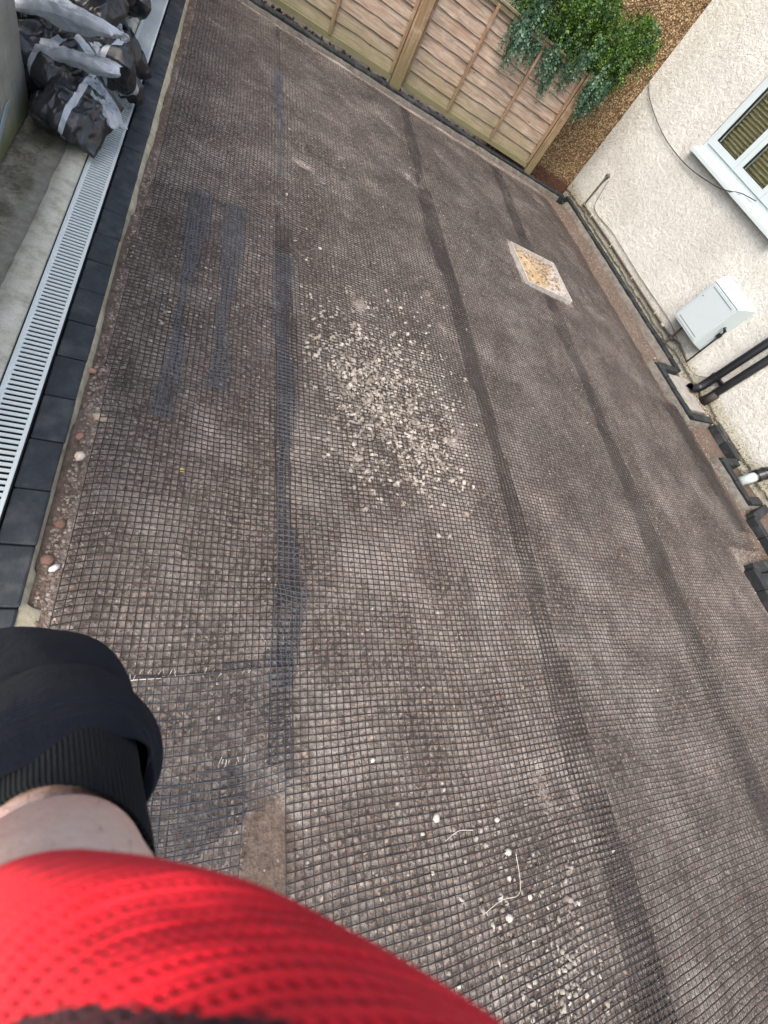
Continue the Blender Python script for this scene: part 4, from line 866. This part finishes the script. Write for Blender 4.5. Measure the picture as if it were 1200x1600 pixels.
c = n_.ramp(n_.noise(30, 4, .6), [(.3, s2l((232, 34, 48))), (.7, s2l((246, 50, 62)))]); c = n_.mix(n_.math('MULTIPLY', n_.smooth(n_.math('ABSOLUTE', fv), .42, .05), n_.math('MULTIPLY', act, .28)), c, s2l((168, 14, 36))); c = n_.mix(n_.math('MULTIPLY', hole, .75), c, s2l((128, 8, 24)))  # groove shade of the knit rows painted in as darker red
jag = n_.math('MULTIPLY', n_.math('SUBTRACT', n_.noise(26, 4, .7, vec=n_.node('ShaderNodeMapping', {'Vector': uv, 'Scale': (6., 1., 1.)}).outputs[0]), .5), .12)
tb = n_.math('ADD', n_.math('MULTIPLY_ADD', n_.math('SUBTRACT', .389, u), 3.6, .50), jag)          # the dipped palm coating begins here
co = n_.math('MULTIPLY', n_.smooth(n_.math('SUBTRACT', v, tb), -.006, .006), n_.math('GREATER_THAN', u, .262))
ed = n_.math('MULTIPLY', n_.smooth(n_.math('ABSOLUTE', n_.math('SUBTRACT', v, .27)), .13, .10), n_.smooth(n_.math('ABSOLUTE', n_.math('ADD', n_.math('SUBTRACT', u, .172), n_.math('MULTIPLY', n_.math('SUBTRACT', v, .27), .10))), .016, .010))
ed = n_.math('MULTIPLY', ed, n_.ramp(n_.noise(60, 4, .7, vec=uv), [(.47, 0.), (.53, 1.)]))
blk = n_.math('MAXIMUM', co, ed); c = n_.mix(n_.math('MULTIPLY', blk, .95), c, s2l((34, 38, 42)))
rowb = n_.math('SINE', n_.math('MULTIPLY', vw, 6.2832 / .036))
nb = n_.bump(n_.math('MULTIPLY', hole, -1.), .0012, .8); nb = n_.bump(rowb, .0002, .6, nb); nb = n_.bump(n_.noise(900, 3, .7), .0006, .8, nb)
MRED = n_.fin(c, 1., nb, Specular_IOR_Level=.05, Sheen_Weight=.08)

SH = (-.24, -.34, 1.36)                                     # shoulder, behind and beside the camera
armC = [((-.003, -.0490, 1.507), .028, .028), ((-.0110, -.0442, 1.480), .0305, .0305), ((-.0182, -.0390, 1.432), .0318, .0318), ((-.0185, -.0341, 1.397), .0300, .0300), ((-.0300, -.0110, 1.350), .031, .031), ((-.052, .015, 1.278), .036, .038), ((-.086, .042, 1.185), .045, .046), ((-.130, .062, 1.09), .044, .046), ((-.168, .045, 1.03), .045, .047),
        ((-.195, -.03, 1.04), .047, .050), ((-.215, -.14, 1.13), .050, .052), ((-.235, -.26, 1.26), .054, .056), (SH, .060, .060)]
body = loft('forearm', armC, MSK, person, 48, 8, cap=True)
GU = np.array([.88160, -.10759, .45957]); GW = np.array([-.12528, .88541, .44760])
CF = [((-.0152, -.0341, 1.3971), .0345), ((-.0150, -.0343, 1.3979), .0358), ((-.0156, -.0335, 1.3960), .0364), ((-.0190, -.0240, 1.3830), .0376), ((-.0254, -.0063, 1.3605), .0392), ((-.030, .004, 1.340), .042)]
C_ = np.array(spline([g[0] for g in CF], 8)); A_ = np.array(spline([(g[1], 0, 0) for g in CF], 8))[:, 0]; V = []; uvv = []; ng = 128
for i, (c_, r_) in enumerate(zip(C_, A_)):
    for k in range(ng + 1):
        a = 2 * math.pi * k / ng; w_ = 1 + .012 * math.sin(a * 3 + i * .05) + .012 * float(vn(math.cos(a) * 3 + 5, math.sin(a) * 3 + i * .08, 3)); V.append(c_ + (GU * math.cos(a) + GW * math.sin(a)) * r_ * w_); uvv.append((a * .04, i * .001))
m1 = ng + 1; cf = mesh('cuff', V, [(i * m1 + k, i * m1 + k + 1, (i + 1) * m1 + k + 1, (i + 1) * m1 + k) for i in range(len(C_) - 1) for k in range(ng)], MCUFF, None, True)
ul = cf.data.uv_layers.new(name='UVMap'); li = np.zeros(len(cf.data.loops), np.int32); cf.data.loops.foreach_get('vertex_index', li); ul.data.foreach_set('uv', np.array(uvv, np.float32)[li].ravel())
cf.parent = person; cf.matrix_parent_inverse = Matrix.Translation(-Vector(person.location))
slv = [((-.0240, -.0100, 1.3620), .0385, .0385), ((-.0250, -.0080, 1.3600), .0425, .0425), ((-.0285, -.0030, 1.3500), .0475, .0475), ((-.0345, .0040, 1.3300), .0505, .0505), ((-.043, .0100, 1.305), .0500, .0500), ((-.052, .0200, 1.275), .0570, .0570), ((-.066, .0330, 1.240), .0640, .0640), ((-.082, .042, 1.20), .0600, .0600), ((-.105, .05, 1.15), .065, .065), ((-.135, .06, 1.09), .062, .062),
       ((-.170, .045, 1.02), .062, .064), ((-.198, -.03, 1.03), .064, .066), ((-.218, -.14, 1.13), .066, .068), ((-.238, -.26, 1.26), .070, .072), ((SH[0], SH[1], SH[2]), .078, .078)]
loft('sleeve', slv, MNAVY, person, 96, 10, fold=lambda a, d, t: .06 * float(vn(math.cos(a) * 1.3 + 4, math.sin(a) * 1.3 + d * 16, 5)) + .035 * float(vn(math.cos(a) * 2.2 + 9, math.sin(a) * 2.2 + d * 34, 8)) + .02 * math.sin(a * 2 + d * 45) + .022 * float(fbm(math.cos(a) * 4 + 3, math.sin(a) * 4 + d * 70, 17, 2)))
GU = np.array([.88160, -.10759, .45957]); GW = np.array([-.12528, .88541, .44760])
gl = [((.0012, -.0486, 1.4945), .0350), ((-.0001, -.0482, 1.4920), .0366), ((-.0004, -.0481, 1.4915), .0380), ((.0142, -.0530, 1.5168), .0412), ((.0218, -.0587, 1.5284), .0435), ((.0266, -.0625, 1.5394), .0447), ((.0309, -.0668, 1.5499), .0462), ((.0318, -.0714, 1.5595), .0477), ((.030, -.090, 1.566), .047), ((.028, -.118, 1.566), .040)]
C_ = np.array(spline([g[0] for g in gl], 14)); A_ = np.array(spline([(g[1], 0, 0) for g in gl], 14))[:, 0]; V = []; uvv = []; ng = 160
for i, (c_, r_) in enumerate(zip(C_, A_)):
    t_ = (i / 14 - 2) / 5
    for k in range(ng + 1):
        a = 2 * math.pi * k / ng; bmp = 1 + .022 * float(vn(math.cos(a) * 2 + 5, math.sin(a) * 2 + t_ * 4, 3)) + .006 * float(vn(math.cos(a) * 7, math.sin(a) * 7 + t_ * 12, 6))
        V.append(c_ + (GU * math.cos(a) + GW * math.sin(a)) * r_ * bmp); uvv.append((a / 6.2832, t_))
m1 = ng + 1; F = [(i * m1 + k, i * m1 + k + 1, (i + 1) * m1 + k + 1, (i + 1) * m1 + k) for i in range(len(C_) - 1) for k in range(ng)] + [tuple((len(C_) - 1) * m1 + k for k in range(ng))]
glove = mesh('glove', V, F, MRED, None, True); ul = glove.data.uv_layers.new(name='UVMap')
li = np.zeros(len(glove.data.loops), np.int32); glove.data.loops.foreach_get('vertex_index', li); ul.data.foreach_set('uv', np.array(uvv, np.float32)[li].ravel())
glove.parent = person; glove.matrix_parent_inverse = Matrix.Translation(-Vector(person.location))
# fingers and thumb of the glove, closing toward the held phone (below the picture)
fb = MB()
for k, (dx, ln) in enumerate(((-.030, .062), (-.010, .072), (.011, .068), (.031, .052))):
    s0 = np.array([.028, -.112, 1.566]) + np.array([.95, -.1, .1]) * dx * .95; d1 = np.array([.05, -.95, .25]); d2 = np.array([.0, -.35, .9]); d3 = np.array([0, .45, .85])
    q = [s0 - d1 * .02, s0 + d1 * ln * .25, s0 + d1 * ln * .5, s0 + d1 * ln * .5 + d2 * ln * .35, s0 + d1 * ln * .5 + d2 * ln * .35 + d3 * ln * .3]
    fb.tube(spline(q, 5), [.0115 - .00016 * i for i in range(21)], 12)
th = [np.array(p) for p in ((.062, -.085, 1.56), (.080, -.102, 1.575), (.088, -.118, 1.595), (.084, -.126, 1.618))]
fb.tube(spline(th, 6), [.015 - .00025 * i for i in range(19)], 12)
fg = fb.build('glove_fingers', m_simple('black latex coating', (24, 26, 28), .6), None, True); fg.parent = glove.parent; fg.matrix_parent_inverse = Matrix.Translation(-Vector(person.location))
print('verts', sum(len(m.vertices) for m in bpy.data.meshes))
